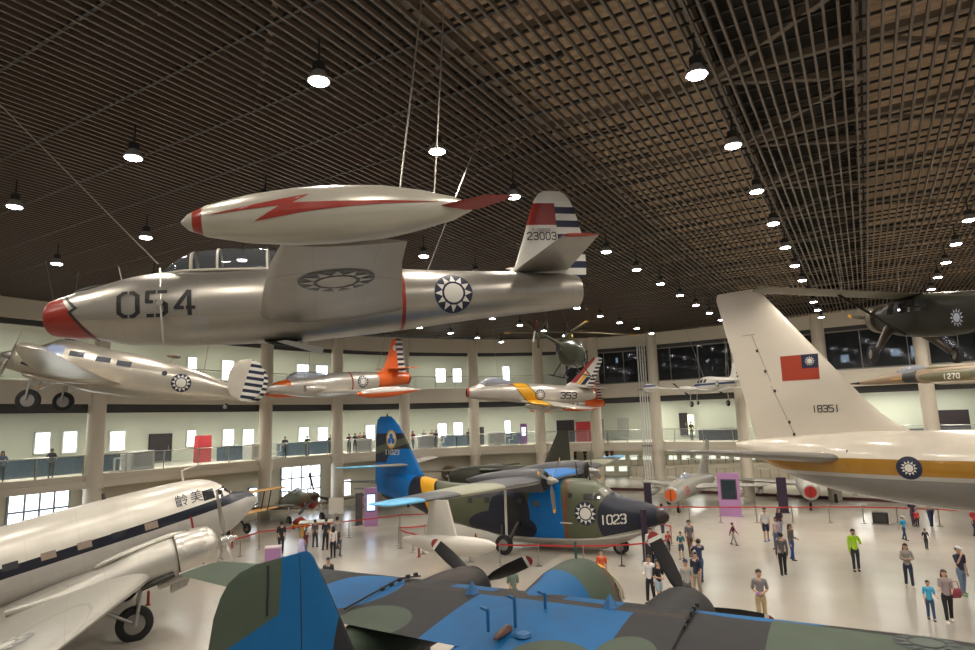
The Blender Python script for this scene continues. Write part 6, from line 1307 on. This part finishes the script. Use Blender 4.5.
P(918, 527, .98, 10, 'small child in a red jacket beneath the airliner', top=(.55,.04,.04), legs=(.03,.03,.04), sleeve='long', tiny=True)
P(932, 526, 1.75, 200, 'man in navy trousers standing mostly hidden behind the airliner belly', top=(.25,.22,.20), legs=(.02,.03,.08), stride=.1, tiny=True)
P(976, 537, 1.6, 60, 'person in red at the edge behind the airliner', top=(.5,.04,.05), legs=(.03,.03,.05), tiny=True)
P(767, 541, 1.72, 5, 'man in a white T-shirt and navy shorts with blue shoes', top=(.66,.65,.66), legs=(.02,.025,.06), leglen='short', stride=.05, shoe=(.02,.12,.5))
P(778, 549, 1.55, -40, 'woman in a pale pink top next to the man in a white T-shirt', top=(.55,.42,.46), legs=(.10,.14,.25), hair='long', arms=('bent','down'), female=True)
P(784, 575, 1.72, 190, 'man in a dark grey shirt seen from behind', top=(.11,.10,.10), legs=(.012,.012,.015), stride=.06, sleeve='long')
P(793, 560, 1.60, 60, 'woman in an olive grey jacket and bright blue jeans', top=(.14,.13,.12), legs=(.02,.06,.28), arms=('bent','down'), hair='long', hairm=HAIRB, sleeve='long', female=True)
P(781, 536, 1.5, 30, 'woman in dark clothing near the purple kiosk', top=(.05,.03,.05), legs=(.3,.35,.5), hair='long', tiny=True, female=True)
P(734, 545, 1.12, 75, 'boy in a maroon jacket striding across the open floor', top=(.16,.03,.06), legs=(.33,.30,.29), arms=('fwd','back'), stride=.12, sleeve='long')
P(763, 625, 1.72, 5, 'man in a grey polo holding a purple phone at his waist', top=(.21,.20,.20), legs=(.42,.31,.17), arms=('waist','waist'), stride=.03)
P(701, 582, 1.70, 205, 'person in a navy T-shirt and jeans raising a phone to take a photo', top=(.02,.03,.09), legs=(.04,.09,.20), arms=('photo','photo'), stride=.04)
P(682, 559, 1.25, -10, 'boy in a teal T-shirt standing with hands together', top=(.03,.16,.20), legs=(.07,.08,.11), arms=('waist','waist'), leglen='short')
P(691, 556, 1.68, 30, 'man in a grey T-shirt and brown trousers beside the boy in teal', top=(.17,.16,.17), legs=(.13,.07,.05), stride=.06)
P(688.5, 607, 1.62, 10, 'boy in a navy cap and grey T-shirt beside the black propeller', top=(.33,.32,.31), legs=(.10,.10,.11), cap=(.02,.03,.07))
P(698, 597, 1.62, -30, 'boy in a navy T-shirt with pale trousers close behind the one in a cap', top=(.02,.025,.05), legs=(.30,.24,.17))
P(651.5, 603, 1.68, -30, 'man in a white shirt with a dark strap beside a teenager in black', top=(.68,.66,.66), legs=(.012,.012,.016), sleeve='long', arms=('down','bent'))
P(660, 604, 1.55, 35, 'teenager in a black T-shirt and pale blue shorts looking down at a phone', top=(.013,.013,.015), legs=(.33,.42,.50), arms=('waist','waist'), leglen='short')
P(652, 566, 1.68, 20, 'man in a white shirt standing at the flying boat barrier', top=(.60,.56,.58), legs=(.02,.02,.03), arms=('down','bent'))
P(657, 566, 1.42, 25, 'boy in a light blue shirt next to the man in white at the barrier', top=(.22,.48,.60), legs=(.03,.05,.10))
P(663, 533, 1.66, 200, 'man in a royal blue T-shirt by the flying boat nose', top=(.01,.07,.42), legs=(.05,.06,.10), stride=.08)
P(669, 552, 1.0, 10, 'small child in red inside the barrier near the flying boat nose', top=(.5,.04,.03), legs=(.03,.03,.04), tiny=True)
P(603, 590, 1.55, 10, 'person in an orange-red top behind the patrol airplane nose', top=(.62,.10,.03), legs=(.03,.03,.04))
P(514, 614, 1.62, 5, 'woman in a grey-green dress holding both hands up by her chest behind the patrol airplane', top=(.14,.20,.16), legs=(.08,.13,.10), arms=('bent','bent'), hair='short', hairm=HAIRB, female=True)
P(328, 600, 1.6, 10, 'person whose head shows above the patrol airplane wing', top=(.05,.05,.06))
P(281, 554, 1.70, 185, 'man in a black shirt and black trousers walking toward the biplane', top=(.02,.018,.018), legs=(.03,.03,.035), stride=.07, arms=('down','down'))
P(306, 556, 1.35, 60, 'child in a black and pink top beside the lavender panel', top=(.10,.02,.03), legs=(.10,.12,.18), tiny=True, hair='long')
P(333, 558, 1.58, 190, 'woman with long hair in a white blouse and black trousers seen from behind', top=(.62,.58,.55), legs=(.012,.012,.015), hair='long', stride=.03, sleeve='long', female=True)
P(340, 556, 1.0, 60, 'small child in dark blue beside the woman in a white blouse', top=(.03,.06,.12), legs=(.05,.10,.15), tiny=True)
P(337, 549, 1.72, 200, 'man in a pale grey shirt among the group at the counter', top=(.30,.28,.27), legs=(.05,.05,.07), arms=('bent','down'))
P(325, 550, 1.66, 160, 'person in black bending at the counter behind the barrier', top=(.025,.025,.035), legs=(.02,.02,.025), lean=.12, arms=('bent','bent'))
P(315, 547, 1.5, 150, 'person in brown at the counter beside the one in black', top=(.13,.09,.07), legs=(.05,.05,.06), tiny=True)
def D(px, o, h, turn, label, z=4.28, **k):
    c, d, n = on_deck(px, o, z); return person(c, h, atan2(-c.y, -c.x)-pi/2+RAD(turn), label, tiny=True, arms=('rail','rail'), **k)
for px, top, l, t in [(4,(.15,.2,.3),'person with long dark hair at the mezzanine railing by the dark beam column',0),(53,(.12,.13,.16),'visitor standing behind the blue showcase under the silver twin',0),
 (285,(.03,.03,.04),'visitor in black at the mezzanine railing beside the stepped frame',0),(307,(.10,.16,.06),'visitor in olive at the mezzanine railing by two bright windows',20),(331,(.03,.03,.05),'visitor in dark clothes next to the mezzanine column',0),
 (349,(.12,.05,.05),'visitor in brown leaning on the mezzanine rail beside the blue tail fin',0),(355,(.03,.03,.04),'visitor in black leaning on the mezzanine rail near the cubicle',0),(360,(.14,.06,.04),'visitor in rust brown behind the mezzanine cubicle',0),(364,(.03,.03,.03),'second visitor in black behind the mezzanine cubicle',0),
 (413,(.30,.03,.05),'woman in a dark red top standing by the white mezzanine cubicle',40),(424,(.05,.05,.07),'visitor in slate grey behind the white cubicle with poster',0),(432,(.18,.08,.05),'visitor in orange-brown behind the white cubicle',0),(436,(.03,.03,.06),'visitor in navy next to the stepped frame on the mezzanine',0),(469,(.05,.04,.04),'visitor at the mezzanine rail beside the slim column',0)]:
    D(px, .58 if px not in (360,364,424,432) else 3.4, 1.6, t, l, top=top, hair='long' if px in (4,413) else 'short')
c, d = wallhit(691, 425, 3.4); person(Vector((c.x, c.y, 4.28)), 1.7, 0, 'dark figure standing in the lit mezzanine doorway', top=(.02,.02,.02), tiny=True)
RP = offpoly(13.4)
def onramp(px, label, top, o=13.5, z=1.5, h=1.6):
    c, d = wallhit(px, 455, o); person(Vector((c.x, c.y, z)), h, atan2(-c.y, -c.x)-pi/2, label, top=top, tiny=True)
for px, l, top in [(567,'visitor in black on the ramp beyond the dark fin',(.03,.03,.03)),(575,'visitor in maroon on the ramp beyond the flying boat engine',(.16,.03,.03)),(585,'visitor in dark green on the ramp behind the flying boat',(.04,.06,.04)),(612,'visitor in red and black on the ramp near the white pipes',(.25,.03,.03)),(607,'visitor in black on the ramp beside one in red',(.02,.02,.03))]:
    onramp(px, l, top)
# things people carry
def held(name, label, cat, loc, parts):
    q = empty(name, loc, (0,0,0), label, cat)
    for n_, mb, m in parts: mb.build(n_, m, q)
g = onz(950, 622); held('handbag', 'dark red handbag carried by the woman in a mauve top', 'bag', g+Vector((.27,-.05,.72)), [('bag_body', MB().body([(-.16,.16,.02,.1,.1),(-.13,.16,.07,.14,.16),(.13,.16,.07,.14,.16),(.16,.16,.02,.1,.1)], 12, 2), mat('bag_red', (.22,.03,.05), .4)), ('strap', MB().tube([(-.12,0,.3),(-.08,0,.5),(.08,0,.5),(.12,0,.3)], .012, 6), mat('bag_red', (.22,.03,.05), .4))])
g = onz(763, 625); held('phone', 'purple phone held by the man in a grey polo', 'phone', g+Vector((-.12,-.21,1.02)), [('case', MB().box((0,0,0), (.15,.02,.08)), mat('phone_purple', (.4,.22,.6), .3)), ('screen', MB().box((0,.012,0), (.13,.004,.065)), SC_D)])
g = onz(701, 582); held('phone', 'pale phone raised by the person in a navy T-shirt', 'phone', g+(g.normalized())*.32+Vector((0,0,1.43)), [('case', MB().box((0,0,0), (.15,.02,.08)), mat('phone_pale', (.35,.45,.65), .3)), ('screen', MB().box((0,-.012,0), (.13,.004,.065)), SC_D)])
